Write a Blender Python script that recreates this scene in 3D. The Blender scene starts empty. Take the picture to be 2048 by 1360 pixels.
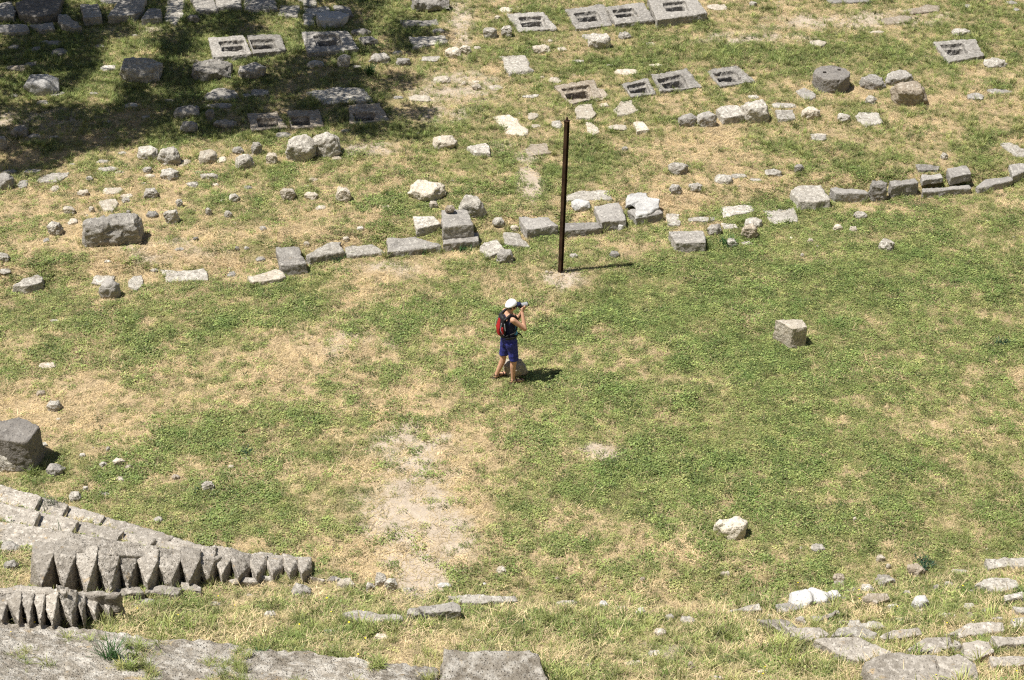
import bpy, bmesh, math, random
import numpy as np
from mathutils import Vector, Matrix, Euler, noise as mnoise

# ------------------------------------------------------------------ camera
SC = bpy.context.scene
F, PITCH, CAMH = 3200.0, math.radians(33.0), 14.75      # focal length in photo pixels (2048 wide), tilt, metres
CP, SP = math.cos(PITCH), math.sin(PITCH)
cam = bpy.data.cameras.new('camera'); cam.sensor_width = 36.0; cam.lens = F / 2048 * 36.0
cam.clip_start = 0.1; cam.clip_end = 2000
camo = bpy.data.objects.new('camera', cam); SC.collection.objects.link(camo)
camo.location = (0, 0, CAMH); camo.rotation_euler = (math.radians(90) - PITCH, 0, 0)
SC.camera = camo

# ------------------------------------------------------------------ world, sun, exposure
# direction of the light, read off the steel post and its shadow
SUN = Vector((1.30, 0.27, -3.15)).normalized()
el = math.asin(-SUN.z); az = math.atan2(-SUN.x, -SUN.y)
w = bpy.data.worlds.new('World'); SC.world = w; w.use_nodes = True
wn = w.node_tree.nodes; wl = w.node_tree.links
sky = wn.new('ShaderNodeTexSky'); sky.sky_type = 'NISHITA'; sky.sun_disc = False
sky.sun_elevation = el; sky.sun_rotation = az
wn['Background'].inputs[1].default_value = 0.052
wl.new(sky.outputs[0], wn['Background'].inputs[0])
sl = bpy.data.lights.new('sun', 'SUN'); sl.energy = 5.0; sl.angle = math.radians(0.5); sl.color = (1.0, 0.965, 0.91)
so = bpy.data.objects.new('sun', sl); SC.collection.objects.link(so)
so.rotation_euler = SUN.to_track_quat('-Z', 'Y').to_euler(); so.location = (-20, 0, 40)
SC.view_settings.view_transform = 'Standard'; SC.view_settings.look = 'None'
SC.cycles.use_denoising = False; SC.cycles.pixel_filter_type = 'BLACKMAN_HARRIS'; SC.cycles.filter_width = 1.2
SC.view_settings.exposure = 0.66; SC.view_settings.gamma = 1.0

rnd = random.Random(7); rs = np.random.RandomState(11)
COL = SC.collection

# ------------------------------------------------------------------ numbers: pixels to places, terrain
def ss(a, b, x):
    t = np.clip((x - a) / (b - a), 0, 1); return t * t * (3 - 2 * t)
_lat = rs.rand(256, 256)
def vnoise(x, y, s, o=0.0):
    x = np.asarray(x) * s + 37.3 + o; y = np.asarray(y) * s + 91.7 + o * 1.7
    xi = np.floor(x).astype(int); yi = np.floor(y).astype(int); fx = x - xi; fy = y - yi
    fx = fx * fx * (3 - 2 * fx); fy = fy * fy * (3 - 2 * fy)
    g = lambda i, j: _lat[i & 255, j & 255]
    return (g(xi, yi) * (1 - fx) + g(xi + 1, yi) * fx) * (1 - fy) + (g(xi, yi + 1) * (1 - fx) + g(xi + 1, yi + 1) * fx) * fy
def fbm(x, y, s, n=4, o=0.0):
    t = 0; a = 1; m = 0
    for k in range(n):
        t = t + a * vnoise(x, y, s * 2.03 ** k, o + 13.1 * k); m += a; a *= 0.55
    return t / m
BOWL = (1.54, 32.48, 16.3)                                # centre and radius of the orchestra edge
WALL = [(-30, 22), (-9.0, 24.0), (-6.2, 24.52), (-4.3, 24.96), (-1.33, 25.78), (0.24, 26.15), (2.93, 26.93), (5.6, 27.49), (10.1, 28.16), (30, 30.5)]
_wx = np.array([p[0] for p in WALL]); _wy = np.array([p[1] for p in WALL])
def terrain(x, y):
    x = np.asarray(x, float); y = np.asarray(y, float)
    z = (fbm(x, y, 0.35, 3) - 0.5) * 0.10 + (fbm(x, y, 1.6, 2, 5.0) - 0.5) * 0.04
    d = y - np.interp(x, _wx, _wy)
    z = z + 0.15 * ss(0.3, 0.9, d) + 0.02 * np.clip(d, 0, 60)
    r = np.hypot(x - BOWL[0], y - BOWL[1]) - BOWL[2]
    r = np.where(y < BOWL[1], r, np.where(np.abs(x - BOWL[0]) > BOWL[2], np.abs(x - BOWL[0]) - BOWL[2], -1.0))
    c = np.clip(r, 0, 5.0) * 0.42 + np.clip(r - 5.0, 0, 13.0) * 0.84
    return z + c
def ray(px, py):
    a = (px - 1024) / F; b = -(py - 680) / F
    return np.array([a, CP + b * SP, -SP + b * CP])
def on_z(px, py, z):
    d = ray(px, py); t = (z - CAMH) / d[2]; return Vector((d[0] * t, d[1] * t, z))
def on_ground(px, py, h=0.0):
    z = h
    for i in range(24):
        p = on_z(px, py, z); z = 0.5 * z + 0.5 * (float(terrain(p.x, p.y)) + h)
    return on_z(px, py, z)
def project(x, y, z):
    dep = y * CP + (CAMH - z) * SP
    return 1024 + F * x / dep, 680 - F * (y * SP - (CAMH - z) * CP) / dep
def scale_at(p):                                          # pixels per metre and the angle below the horizon
    dep = p.y * CP + (CAMH - p.z) * SP
    return F / dep, math.atan2(CAMH - p.z, p.y)

# ------------------------------------------------------------------ materials
def mat(name):
    m = bpy.data.materials.new(name); m.use_nodes = True
    nt = m.node_tree; b = nt.nodes['Principled BSDF']; b.inputs['Specular IOR Level'].default_value = 0.25
    return m, nt, b
def N(nt, t, **kw):
    n = nt.nodes.new(t)
    for k, v in kw.items():
        if k.startswith('_'): setattr(n, k[1:], v)
        else: n.inputs[k.replace('__', ' ')].default_value = v
    return n
def mixc(nt, fac, a, b):
    n = nt.nodes.new('ShaderNodeMix'); n.data_type = 'RGBA'
    for s, v in ((0, fac), (6, a), (7, b)):
        if hasattr(v, 'links'): nt.links.new(v, n.inputs[s])
        else: n.inputs[s].default_value = v if s == 0 else (*v, 1)
    return n.outputs[2]
def ramp(nt, src, lo, hi):
    n = nt.nodes.new('ShaderNodeMapRange'); n.inputs[1].default_value = lo; n.inputs[2].default_value = hi; n.clamp = True
    nt.links.new(src, n.inputs[0]); return n.outputs[0]
def stone_mat(name, base, light, dark, ochre=0.25, lichen=0.5, bump=0.6, pits=0.6, lscale=14):
    m, nt, b = mat(name); L = nt.links
    tc = N(nt, 'ShaderNodeTexCoord'); oi = N(nt, 'ShaderNodeObjectInfo')
    ad = N(nt, 'ShaderNodeVectorMath', _operation='ADD'); L.new(tc.outputs['Object'], ad.inputs[0])
    sc = N(nt, 'ShaderNodeVectorMath', _operation='SCALE'); L.new(oi.outputs['Location'], sc.inputs[0]); sc.inputs['Scale'].default_value = 1.7
    L.new(sc.outputs[0], ad.inputs[1]); v = ad.outputs[0]
    def nz(s, d=6, r=0.62):
        n = N(nt, 'ShaderNodeTexNoise', Scale=s, Detail=d, Roughness=r); L.new(v, n.inputs['Vector']); return n.outputs[0]
    big, mid, fine = nz(1.6, 8, 0.7), nz(9), nz(42, 4, 0.7)
    c = mixc(nt, ramp(nt, mid, 0.35, 0.68), dark, base)
    c = mixc(nt, ramp(nt, big, 0.42, 0.66), c, base)
    li = nz(lscale, 8, 0.75)
    lm = N(nt, 'ShaderNodeMath', _operation='MULTIPLY'); L.new(ramp(nt, li, 0.60 - 0.16 * lichen, 0.66 - 0.08 * lichen), lm.inputs[0]); lm.inputs[1].default_value = 0.85
    c = mixc(nt, lm.outputs[0], c, light)
    oc = nz(6.5, 5, 0.6)
    om = N(nt, 'ShaderNodeMath', _operation='MULTIPLY'); L.new(ramp(nt, oc, 0.62, 0.72), om.inputs[0]); om.inputs[1].default_value = ochre
    c = mixc(nt, om.outputs[0], c, (0.42, 0.27, 0.09))
    vo = N(nt, 'ShaderNodeTexVoronoi', Scale=26.0); L.new(v, vo.inputs['Vector'])
    pit = ramp(nt, vo.outputs['Distance'], 0.05, 0.3)
    c = mixc(nt, pit, tuple(x * pits for x in dark), c)
    hv = N(nt, 'ShaderNodeHueSaturation'); L.new(c, hv.inputs['Color'])
    rv = N(nt, 'ShaderNodeMapRange'); L.new(oi.outputs['Random'], rv.inputs[0]); rv.inputs[3].default_value = 0.8; rv.inputs[4].default_value = 1.18
    L.new(rv.outputs[0], hv.inputs['Value']); L.new(hv.outputs[0], b.inputs['Base Color'])
    b.inputs['Roughness'].default_value = 0.92
    a1 = N(nt, 'ShaderNodeMath', _operation='MULTIPLY_ADD'); L.new(fine, a1.inputs[0]); a1.inputs[1].default_value = 0.6; L.new(mid, a1.inputs[2])
    a2 = N(nt, 'ShaderNodeMath', _operation='MULTIPLY_ADD'); L.new(pit, a2.inputs[0]); a2.inputs[1].default_value = 0.35; L.new(a1.outputs[0], a2.inputs[2])
    bp = N(nt, 'ShaderNodeBump', Strength=bump, Distance=0.08); L.new(a2.outputs[0], bp.inputs['Height']); L.new(bp.outputs[0], b.inputs['Normal'])
    return m
STONE = {
 'g': stone_mat('grey_andesite', (0.32, 0.297, 0.262), (0.48, 0.452, 0.40), (0.175, 0.161, 0.14), 0.12, 0.5),
 'd': stone_mat('dark_andesite', (0.30, 0.28, 0.25), (0.43, 0.405, 0.36), (0.175, 0.162, 0.145), 0.06, 0.4, 0.5),
 'l': stone_mat('lichened_stone', (0.39, 0.358, 0.305), (0.57, 0.535, 0.465), (0.20, 0.18, 0.147), 0.15, 0.8),
 'w': stone_mat('pale_limestone', (0.49, 0.435, 0.345), (0.64, 0.59, 0.50), (0.32, 0.27, 0.205), 0.2, 0.6),
 'm': stone_mat('white_marble', (0.50, 0.485, 0.455), (0.62, 0.605, 0.57), (0.31, 0.30, 0.285), 0.06, 0.4, 0.5, 0.85),
 'b': stone_mat('earthy_stone', (0.34, 0.285, 0.215), (0.50, 0.45, 0.37), (0.21, 0.17, 0.125), 0.1, 0.6),
 's': stone_mat('seat_stone', (0.36, 0.325, 0.275), (0.53, 0.485, 0.42), (0.20, 0.175, 0.142), 0.6, 0.6),
 'n': stone_mat('dark_basalt', (0.215, 0.197, 0.175), (0.32, 0.30, 0.265), (0.13, 0.118, 0.105), 0.04, 0.3),
 'k': stone_mat('walk_stone', (0.36, 0.32, 0.26), (0.60, 0.56, 0.49), (0.19, 0.16, 0.12), 0.6, 0.85, 0.9, 0.6, 5.0),
 'c': stone_mat('bright_limestone', (0.50, 0.45, 0.365), (0.62, 0.57, 0.48), (0.35, 0.30, 0.23), 0.1, 0.6),
}
COLWORD = {'g': 'grey', 'd': 'dark grey', 'l': 'pale grey', 'w': 'cream', 'c': 'bright cream', 'm': 'white marble', 'b': 'brown', 'n': 'dark grey', 'k': 'grey', 's': 'beige'}
def plain(name, col, rough=0.7, var=0.15, scale=25, metal=0.0, bump=0.1):
    m, nt, b = mat(name); L = nt.links
    tc = N(nt, 'ShaderNodeTexCoord'); n = N(nt, 'ShaderNodeTexNoise', Scale=scale, Detail=4.0); L.new(tc.outputs['Object'], n.inputs['Vector'])
    c = mixc(nt, ramp(nt, n.outputs[0], 0.3, 0.7), tuple(x * (1 - var) for x in col), tuple(min(1, x * (1 + var)) for x in col))
    L.new(c, b.inputs['Base Color']); b.inputs['Roughness'].default_value = rough; b.inputs['Metallic'].default_value = metal
    bp = N(nt, 'ShaderNodeBump', Strength=bump, Distance=0.01); L.new(n.outputs[0], bp.inputs['Height']); L.new(bp.outputs[0], b.inputs['Normal'])
    return m

# ------------------------------------------------------------------ object helpers
def mesh_obj(name, verts, faces, m, parent=None, loc=(0, 0, 0), smooth=False):
    me = bpy.data.meshes.new(name); me.from_pydata([tuple(v) for v in verts], [], faces); me.validate()
    if m: me.materials.append(m)
    if smooth: me.polygons.foreach_set('use_smooth', [True] * len(me.polygons))
    o = bpy.data.objects.new(name, me); COL.objects.link(o); o.location = loc
    if parent: o.parent = parent
    return o
def bm_obj(name, bm, m, parent=None, loc=(0, 0, 0), smooth=False):
    me = bpy.data.meshes.new(name); bm.to_mesh(me); bm.free()
    if m: me.materials.append(m)
    if smooth: me.polygons.foreach_set('use_smooth', [True] * len(me.polygons))
    o = bpy.data.objects.new(name, me); COL.objects.link(o); o.location = loc
    if parent: o.parent = parent
    return o
def tag(o, label, cat, group=None):
    o['label'] = label; o['category'] = cat
    if group: o['group'] = group
    return o
def empty(name, loc, rz=0.0):
    o = bpy.data.objects.new(name, None); COL.objects.link(o); o.location = loc; o.rotation_euler = (0, 0, rz); o.empty_display_size = 0.2
    return o
TEX = {}
def ctex(s):
    if s not in TEX:
        t = bpy.data.textures.new('clouds', 'CLOUDS'); t.noise_scale = abs(s); t.noise_depth = 3; TEX[s] = t
        if s < 0: t.noise_type = 'HARD_NOISE'; t.noise_depth = 2
    return TEX[s]
def weather(o, size, rough=1.0, vox=None, smooth=2):
    v = vox or min(0.04, max(0.008, size / 22))
    r = o.modifiers.new('remesh', 'REMESH'); r.mode = 'VOXEL'; r.voxel_size = v; r.use_smooth_shade = True
    if smooth:
        s = o.modifiers.new('worn', 'SMOOTH'); s.factor = 0.5; s.iterations = smooth
    for sc, st in ((max(0.08, round(size * 0.4, 1)), 0.15 * size), (-max(0.05, round(size * 0.2, 2)), 0.075 * size), (max(0.025, round(size * 0.07, 2)), 0.045 * size)):
        d = o.modifiers.new('wear', 'DISPLACE'); d.texture = ctex(sc); d.texture_coords = 'GLOBAL'; d.strength = st * rough; d.mid_level = 0.5
FOOT = []                                                # footprints where no grass grows
def inside(poly, X, Y):
    r = np.zeros(X.shape, bool); n = len(poly)
    for i in range(n):
        x0, y0 = poly[i]; x1, y1 = poly[(i + 1) % n]
        if y0 == y1: continue
        c = ((y0 > Y) != (y1 > Y)) & (X < (x1 - x0) * (Y - y0) / (y1 - y0) + x0); r ^= c
    return r
# ------------------------------------------------------------------ stones traced from the photograph
# each line: zoom window, kind, material, face height (zoom pixels; a second number after ':' is the height of what it rests on), points | label | short name
# kinds: T block or slab by the outline of its top, R rock by its box, F flat rock by its box, S socket stone (outer corners ; recess corners)
ZOOM = {'A': (0, 0, 2.9257), 'B': (700, 0, 2.9257), 'C': (1348, 0, 2.9257), 'D': (0, 300, 2.9257), 'E': (500, 300, 2.9257), 'F': (1000, 300, 2.9257),
        'G': (1500, 250, 3.737), 'H': (0, 940, 2.9257), 'I': (600, 1040, 2.9257), 'J': (1300, 1000, 2.738), 'K': (0, 650, 3.886), 'L': (930, 560, 5.667), 'M': (0, 1080, 5.851), 'N': (340, 1060, 5.851)}
STONES = '''
A T g 35 -30,20 70,5 95,60 80,95 -30,100 | grey squared block in the top left corner of the ruins, cut by the frame | the corner block at top left
A T n 55 85,10 200,-20 365,-15 350,40 330,70 230,95 110,80 | large dark carved block with folds, beside the corner block at top left | the dark carved block
A T g 40 335,80 400,85 480,150 440,165 335,130 | smooth grey block with a sloping top, right beside the dark carved block | 
A T d 25 -30,140 150,140 170,175 100,190 -30,180 | flat dark stone below the corner block at top left, lowest of that pile | 
A T d 25 170,145 310,130 325,165 235,180 | small dark block wedged beneath the dark carved block | 
A T g 50 465,25 575,22 600,95 490,105 | upright grey block between the carved block and the big leaning slab | 
A T g 45 680,20 720,-20 855,-20 830,60 790,80 625,95 | big thick grey slab with a sunlit sloping top at the upper edge | the big thick slab
A T d 40 870,45 945,50 945,100 825,110 | squat dark grey block leaning on the right end of the big thick slab | 
A T l 10 985,-10 1090,-10 1070,90 1025,140 955,110 | pale tongue-shaped flagstone sloping into the grass near the top edge | the tongue-shaped flagstone
A R d 1090,85 1170,140 | | 
A T g 30 1115,-20 1240,-20 1280,55 1150,65 | left block of the straight grey kerb along the top edge | the straight kerb at top
A T g 30 1250,-25 1400,-25 1415,40 1270,35 | middle block of the straight grey kerb along the top edge | 
A T g 22 1415,-20 1610,-20 1625,50 1440,55 | right and longest block of the straight grey kerb along the top edge | 
A T l 8 1640,30 1755,25 1745,95 1625,90 | flat pale paving slab at the right end of the kerb along the top edge | 
A T l 5 1740,-15 1850,-15 1860,40 1775,30 | pale paving slab cut by the top edge, behind the drilled marble piece | 
A T l 8 1780,40 1920,35 1945,85 1840,85 1830,140 1775,140 | L-shaped pale paving slab touching the drilled marble piece | 
A T g 20 1955,25 2048,40 2070,90 1960,70 | tilted grey slab behind the drilled marble piece | 
A R m 1830,80 2040,170 | white marble piece with a drilled hole, behind a socket stone near the top | the drilled marble piece
A T g 5 570,-15 735,-15 700,20 590,22 | | 
A S g 30 1215,212 1435,200 1470,310 1240,328 ; 1278,240 1425,230 1440,290 1300,300 | left half of the double socket stone in the tree shade | the double socket stone
A S g 30 1442,200 1635,195 1668,285 1478,308 ; 1462,230 1600,222 1620,280 1484,288 | right half of the double socket stone in the tree shade | 
A S g 25 1760,180 2030,170 2100,275 1800,300 ; 1835,205 1975,195 2010,262 1855,270 | cracked socket stone at the shade's edge below the drilled marble piece | the cracked socket stone
A R l 680,350 945,490 | large rounded grey boulder in the shade left of the double socket stone | the large shaded boulder
A R g 1095,360 1345,480 | broad low boulder just below the left half of the double socket stone | the broad low boulder
A R g 1370,375 1545,475 | rounded boulder just right of the broad low boulder in the shade | 
A R m 140,440 340,570 | white marble chunk dappled with leaf shade near the left edge | the dappled marble chunk
A F g 1165,505 1395,600 | long low stone half sunk in shaded grass below the broad low boulder | the long half-sunk stone
A F g 1450,515 1580,570 | | 
A F g 1235,595 1360,640 | | 
A R g 1010,620 1165,705 | pale humped stone in shaded grass left of the sunken double sockets | the humped stone in shade
A R g 1135,615 1170,660 | | 
A R g 1050,710 1160,785 | | 
A R g 1235,695 1390,755 | | 
A R g 1200,640 1260,710 | | 
A S b 4 1430,660 1625,645 1685,745 1480,765 ; 1500,692 1622,688 1632,738 1512,742 | left of two sunken sockets side by side in shaded turf | the sunken double sockets
A S b 4 1665,645 1860,640 1895,735 1700,748 ; 1690,678 1806,675 1815,728 1715,733 | right of two sunken sockets side by side in shaded turf | 
B S b 4 0,615 170,600 230,700 0,720 ; 15,655 140,650 145,700 30,704 | lone sunken socket at the right edge of the tree shade | the lone sunken socket
A T l 15 1800,535 1980,505 2130,505 2180,590 2080,590 1900,605 | big flat mottled slab above the lone sunken socket | the big flat mottled slab
A F g 280,275 390,335 | |
A F g 40,255 110,295 | |
A F g 165,265 235,305 | |
A F g 280,230 330,260 | |
A F g 130,355 215,395 | |
A R g 60,740 165,810 | |
A R g -40,790 45,890 | |
A R l 1795,355 1895,400 | |
A R l 1965,320 2055,400 | |
A R l 800,860 915,940 | squarish pale stone, left of the two at the head of the middle rubble row | the squarish pale stone
A R l 920,860 1060,975 | long pale stone pointing down slope, right of the squarish pale stone | the long pale stone
A R w 1150,880 1270,965 | cream block with a shaded underside between the long pale stone and the twin boulders | the cream block
A R l 1350,855 1430,905 | |
A R l 1375,905 1480,995 | egg-shaped pitted stone right of the cream block | the egg-shaped stone
A R l 1465,830 1535,910 | |
A R w 1555,890 1625,965 | |
A R l 1660,800 1850,960 | left one of the twin big pale boulders below the sunken sockets | the twin big boulders
A R l 1810,770 1995,930 | right one of the twin big pale boulders below the sunken sockets |
A F l 550,925 640,958 | |
A F l 555,965 695,1010 | |
A F l 680,880 745,905 | |
A R l 835,975 890,1020 | |
A R l 925,990 1045,1058 | |
A R l 1170,1020 1280,1055 | |
A R l 1090,1065 1160,1100 | |
A R l 500,1030 545,1062 | |
A F l 815,1060 855,1078 | |
A T l 5 205,1060 230,1030 300,1012 400,1005 405,1025 340,1062 | flat tapering slab in dry grass near the left edge below the shade | the flat tapering slab
A R d -60,1025 80,1115 | dark stone cut by the left edge beside the flat tapering slab | the dark stone at the left edge
A F g 85,1040 160,1110 | |
A F g 0,985 95,1020 | |
A F g 130,975 240,1018 | |
A F w 285,1075 340,1125 | |
A R w 450,1110 520,1155 | |
A F w 590,1085 720,1140 | |
A R g 1420,1085 1475,1115 | |
A F w 1045,925 1115,970 | |
A F w 1258,905 1320,960 | |
D R l 830,220 925,290 | |
D T w 12 575,290 680,285 690,330 650,350 600,345 | angular pale slab tilted in dry grass above the two-lobed boulder | the angular pale slab
D R l 705,280 760,315 | |
D R l 1025,285 1070,340 | |
D R l 1330,255 1400,310 | |
D R l 1200,305 1240,385 | small upright pointed stone in the dry grass of the middle slope | the small pointed stone
D R l 1310,355 1360,400 | |
D R l 960,345 1050,440 | knobbly upright stone right of the two-lobed boulder | the knobbly upright stone
D R g 850,360 920,402 | |
D R g 740,350 770,385 | |
D R w 355,330 440,380 | |
D R w 520,330 555,370 | |
D R w 1640,220 1730,300 | cream stone standing alone left of a low cream lump on the middle slope | the lone cream stone
D R w 1775,245 1865,297 | |
D R w 1965,215 2060,312 | cream pointed stone, rightmost of three in a row on the middle slope | the cream pointed stone
D F w 1840,315 1910,355 | |
D R g 465,390 670,575 + 540,415 760,572 + 620,382 830,560 | big two-lobed pitted boulder on bare earth at the left | the two-lobed boulder
D R l 275,420 365,505 | |
D F w 385,390 455,440 | |
D F g 245,505 290,545 | |
D R l -20,610 55,665 | |
D F l -20,690 65,740 | |
D T l 12 75,790 130,745 225,727 255,765 150,795 | wedge-shaped slab half sunk in grass by the left edge | the half-sunk wedge slab
D F l 515,715 665,800 | |
D R d 570,755 700,878 | dark pyramid-shaped stone standing in front of a flat pale one | the pyramid-shaped stone
D T l 5 745,790 770,735 835,722 845,760 800,820 | pale flat leaf-shaped stone right of the pyramid-shaped stone | 
D F l 870,690 930,720 | |
D T l 12 940,705 1190,690 1225,735 1220,755 960,765 | long rectangular pale slab lying alone in grass below the two-lobed boulder | the long rectangular slab
D T w 30 1445,740 1625,698 1675,735 1640,748 1470,775 | narrow beam-shaped pale block at the left foot of the low wall | the beam-shaped block
D R g 1320,715 1385,745 | |
D F g 1490,625 1555,655 | |
D F l 605,640 655,665 | |
D R g 1125,505 1165,535 | |
D F l 1015,565 1080,592 | |
D R l 1515,445 1560,475 | |
D R g 1370,565 1400,590 | |
D R g 1425,565 1460,590 | |
D R l 290,985 345,1010 | |
E T g 20 148,560 290,565 325,660 180,672 | squarish slab at the left end of the low wall, above the beam-shaped block | the squarish end slab
E T l 22 335,605 460,540 525,530 545,590 345,625 | pale wedge slab of the low wall, second from its left end | the pale wedge slab
E T l 18 555,560 715,545 790,598 570,620 | flat pale slab of the low wall, third from its left end | the third wall slab
E T g 42 800,510 960,505 1125,552 1125,562 803,592 | longest slab of the low wall, with a shaded front face | the longest wall slab
E T l 55 950,385 1080,385 1115,430 975,460 | rough pale block behind the longest wall slab, left of the tall stacked block | 
E T d 45 1128,490 1335,480 1338,530 1130,550 | low base block carrying the tall stacked block of the wall | 
E T d 78:42 1115,345 1270,345 1310,430 1128,450 | tall smooth grey block stacked on the wall, carrying a small stone | the tall stacked block
E R b 1135,320:120 1200,362 | small brown stone lying on top of the tall stacked block |
E R l 1225,275 1380,405 | angular pale stone leaning behind the tall stacked block | the angular leaning stone
E R w 915,185 1140,310 | large cream pitted boulder behind the low wall | the large cream boulder
E R w 1045,300 1100,350 | |
E T l 22 1340,560 1450,520 1490,590 1380,625 | tilted pale slab fallen in front of the gap in the wall | the fallen tilted slab
E R g 1445,590 1545,672 | |
E T l 12 1480,480 1560,478 1630,560 1500,550 | flat pale stone in the gap of the wall left of the post | 
E R l 1415,405 1495,460 | |
E R w 1525,440 1575,480 | |
E T d 58 1570,392 1745,390 1805,440 1620,465 | pale-topped wall block just left of the steel post | the block left of the post
F T d 42 355,425 570,420 600,455 375,470 | long rough wall block just right of the steel post | the block right of the post
E R w 540,510 580,540 | |
E R w 310,540 350,570 | |
E F w 765,315 830,345 | |
E F g 30,620 95,655 | |
E R l 620,450 665,475 | |
E R l 55,450 100,475 | |
E R l 1870,605 1920,640 | |
F T l 8 390,260 470,235 635,235 655,285 390,295 | long pale slab behind the wall, right of the post's upper half | the pale slab behind the wall
F R m 420,305 525,365 | small white marble chip between the pale slab and the wall right of the post | the small marble chip
F T d 58 550,325 700,300 745,405 590,425 | wide flat-topped block at the right end of the wall, below the marble block | the flat-topped wall block
F T d 46 745,350 920,330 960,360 800,402 | dark low stone lying under the split white marble block |
F T m 20:40 737,262 760,248 858,248 868,268 800,305 740,322 + 790,315 870,270 925,288 938,330 860,372 800,380 | split white marble block perched on the right end of the wall | the split marble block
F R l 990,70 1110,150 | round pale boulder in yellow straw | the round straw boulder
F R g 985,205 1065,265 | |
F R l 1100,200 1190,252 | |
F R l 1255,150 1365,205 | |
F F l 1350,135 1450,170 | |
F R l 1550,115 1660,165 | |
F F l 1460,160 1535,185 | |
F R g 1720,80 1780,140 | |
F T l 8 1285,330 1470,318 1495,350 1310,395 | flat grey paving slab in straw, left of its squarer twin | the left paving slab
F T l 8 1540,350 1720,335 1755,410 1590,430 | squarer flat paving slab below the lichened slab of the right wall | the squarer paving slab
F T l 5 1095,400 1260,385 1270,410 1100,420 | |
F T l 8 970,370 1050,375 1050,440 985,445 | |
F T l 6 1295,425 1380,430 1385,455 1310,460 | |
F T g 58 988,470 1190,465 1210,540 1030,545 | squared grey block standing alone in front of the broken wall | the lone squared block
F R l 1205,430 1305,510 | |
F R l 1325,515 1395,575 | |
F F l 1400,525 1485,560 | |
F R l 1425,400 1545,465 | |
F R b 1410,425 1515,528 | dark brown hollowed rock in front of the paving slabs | the hollowed brown rock
F R d 640,590 700,635 | |
F R m 690,435 725,475 | |
F R l 415,605 455,635 | |
F R b 285,708 315,728 | small brown stone at the foot of the steel post | 
F R w 262,705 286,724 | tiny pale stone at the foot of the steel post, left of a brown one |
F R w 355,722 378,742 | tiny pale stone at the foot of the steel post, in front of it |
F T w 118 1612,990 1765,988 1800,1035 1715,1048 | single squared block standing in the green grass at right | the single squared block
F R w 1950,430 2005,480 | |
G T l 15 305,490 350,450 520,440 610,560 370,575 | lichened pale slab at the left end of the right-hand wall | the lichened slab
G T d 68 598,475 640,462 870,485 885,510 640,515 | low dark wall block right next to the lichened slab | the low dark wall block
G R d 890,420 1020,575 | rounded dark stone squeezed between two squared wall blocks | the rounded wall stone
G T d 95 1040,415 1230,395 1265,430 1060,455 | tall smooth dark block of the right-hand wall | the tall dark wall block
G T d 50 1285,470 1640,445 1660,470 1290,500 | long low course stone carrying two blocks in the right-hand wall | 
G T d 40:48 1268,385 1290,370 1425,365 1435,400 1290,420 | rough round-edged block, left of two set upon the low course | 
G T d 60:48 1470,320 1620,298 1660,360 1500,390 | smooth dark block, right of two set upon the low course | the smooth upper block
G T d 48 1690,455 1755,400 1940,378 1970,410 1720,470 | pointed low block of the right-hand wall, beyond the smooth upper block | the pointed wall block
G T d 68 1935,300 2048,280 2110,330 1960,380 | last dark block of the right-hand wall, cut by the right edge | the last wall block
G T l 8 1870,140 1945,122 2060,180 2100,230 1995,230 | pale flat slab at the right edge behind the right-hand wall | the pale slab at the right edge
G T g 5 1240,290 1410,300 1410,330 1250,330 | |
G R l 965,855 1080,948 | white-topped squarish stone alone in the grass below the right-hand wall | the white-topped stone
G R l 775,650 880,712 | |
G R w 625,740 690,800 | |
G R w 740,760 800,805 | |
G R w 430,845 480,880 | |
G R w 295,835 325,857 | |
G R l 375,955 410,985 | |
G R l 1425,205 1490,265 | |
G F w 470,50 590,90 | |
G F w 475,90 560,120 | |
B S g 10 910,75 1140,60 1220,160 985,180 ; 985,100 1125,90 1150,150 1010,155 | lone square socket stone near the top, left of the socket trio | the lone square socket
B S g 12 1250,45 1480,20 1540,140 1330,165 ; 1310,75 1450,60 1475,120 1345,125 | leftmost of three socket stones in a row at the top | the socket trio
B S g 25 1495,30 1720,10 1780,115 1550,130 ; 1535,55 1655,42 1690,95 1565,100 | middle one of three socket stones in a row at the top |
B S g 45 1740,-20 2010,-50 2088,75 1800,110 ; 1830,15 1960,0 1985,60 1855,65 | rightmost and tallest of three socket stones at the top | the tallest socket stone
B S b 10 1185,495 1430,460 1480,565 1290,605 ; 1240,515 1400,490 1420,570 1275,578 | worn socket stone with a round disc at its side | the worn socket
B T b 5 1405,545 1415,520 1450,508 1490,518 1507,548 1490,575 1450,585 1415,575 | round worn stone disc touching the right side of the worn socket |
B S g 10 1575,490 1742,452 1800,540 1640,560 ; 1620,500 1730,472 1765,535 1650,545 | socket stone joined to the left side of another, in the second row | the paired sockets
B S g 14 1755,430 1980,400 2055,500 1815,535 ; 1800,460 1940,430 1985,505 1850,515 | larger right-hand socket stone of the joined pair in the second row |
C S g 10 175,400 375,375 470,470 270,502 ; 225,425 355,410 400,470 265,478 | socket stone set alone right of the joined pair | the single second-row socket
C S g 16 1520,235 1760,220 1810,320 1600,360 ; 1560,260 1690,250 1720,315 1605,322 | rough socket stone far right, with straw inside | the far right socket
B R d 340,-30 575,82 | dark rounded block with a marble-white flank, cut by the top edge | the dark block at the top edge
B T g 12 300,115 400,120 515,108 520,140 430,150 310,145 | grey slab in grass below the dark block at the top edge |
B T l 10 345,215 555,205 575,245 450,265 370,280 | broad mottled flat stone right of the cracked socket stone | the broad mottled stone
B R l 110,315 240,382 | |
B R g 265,340 350,390 | |
B F l 405,320 545,368 | |
B R w 555,280 650,345 | |
B R w 640,265 715,322 | |
B F w 240,290 310,325 | |
B R g 5,165 130,215 | |
B R g 50,215 160,272 | |
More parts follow.
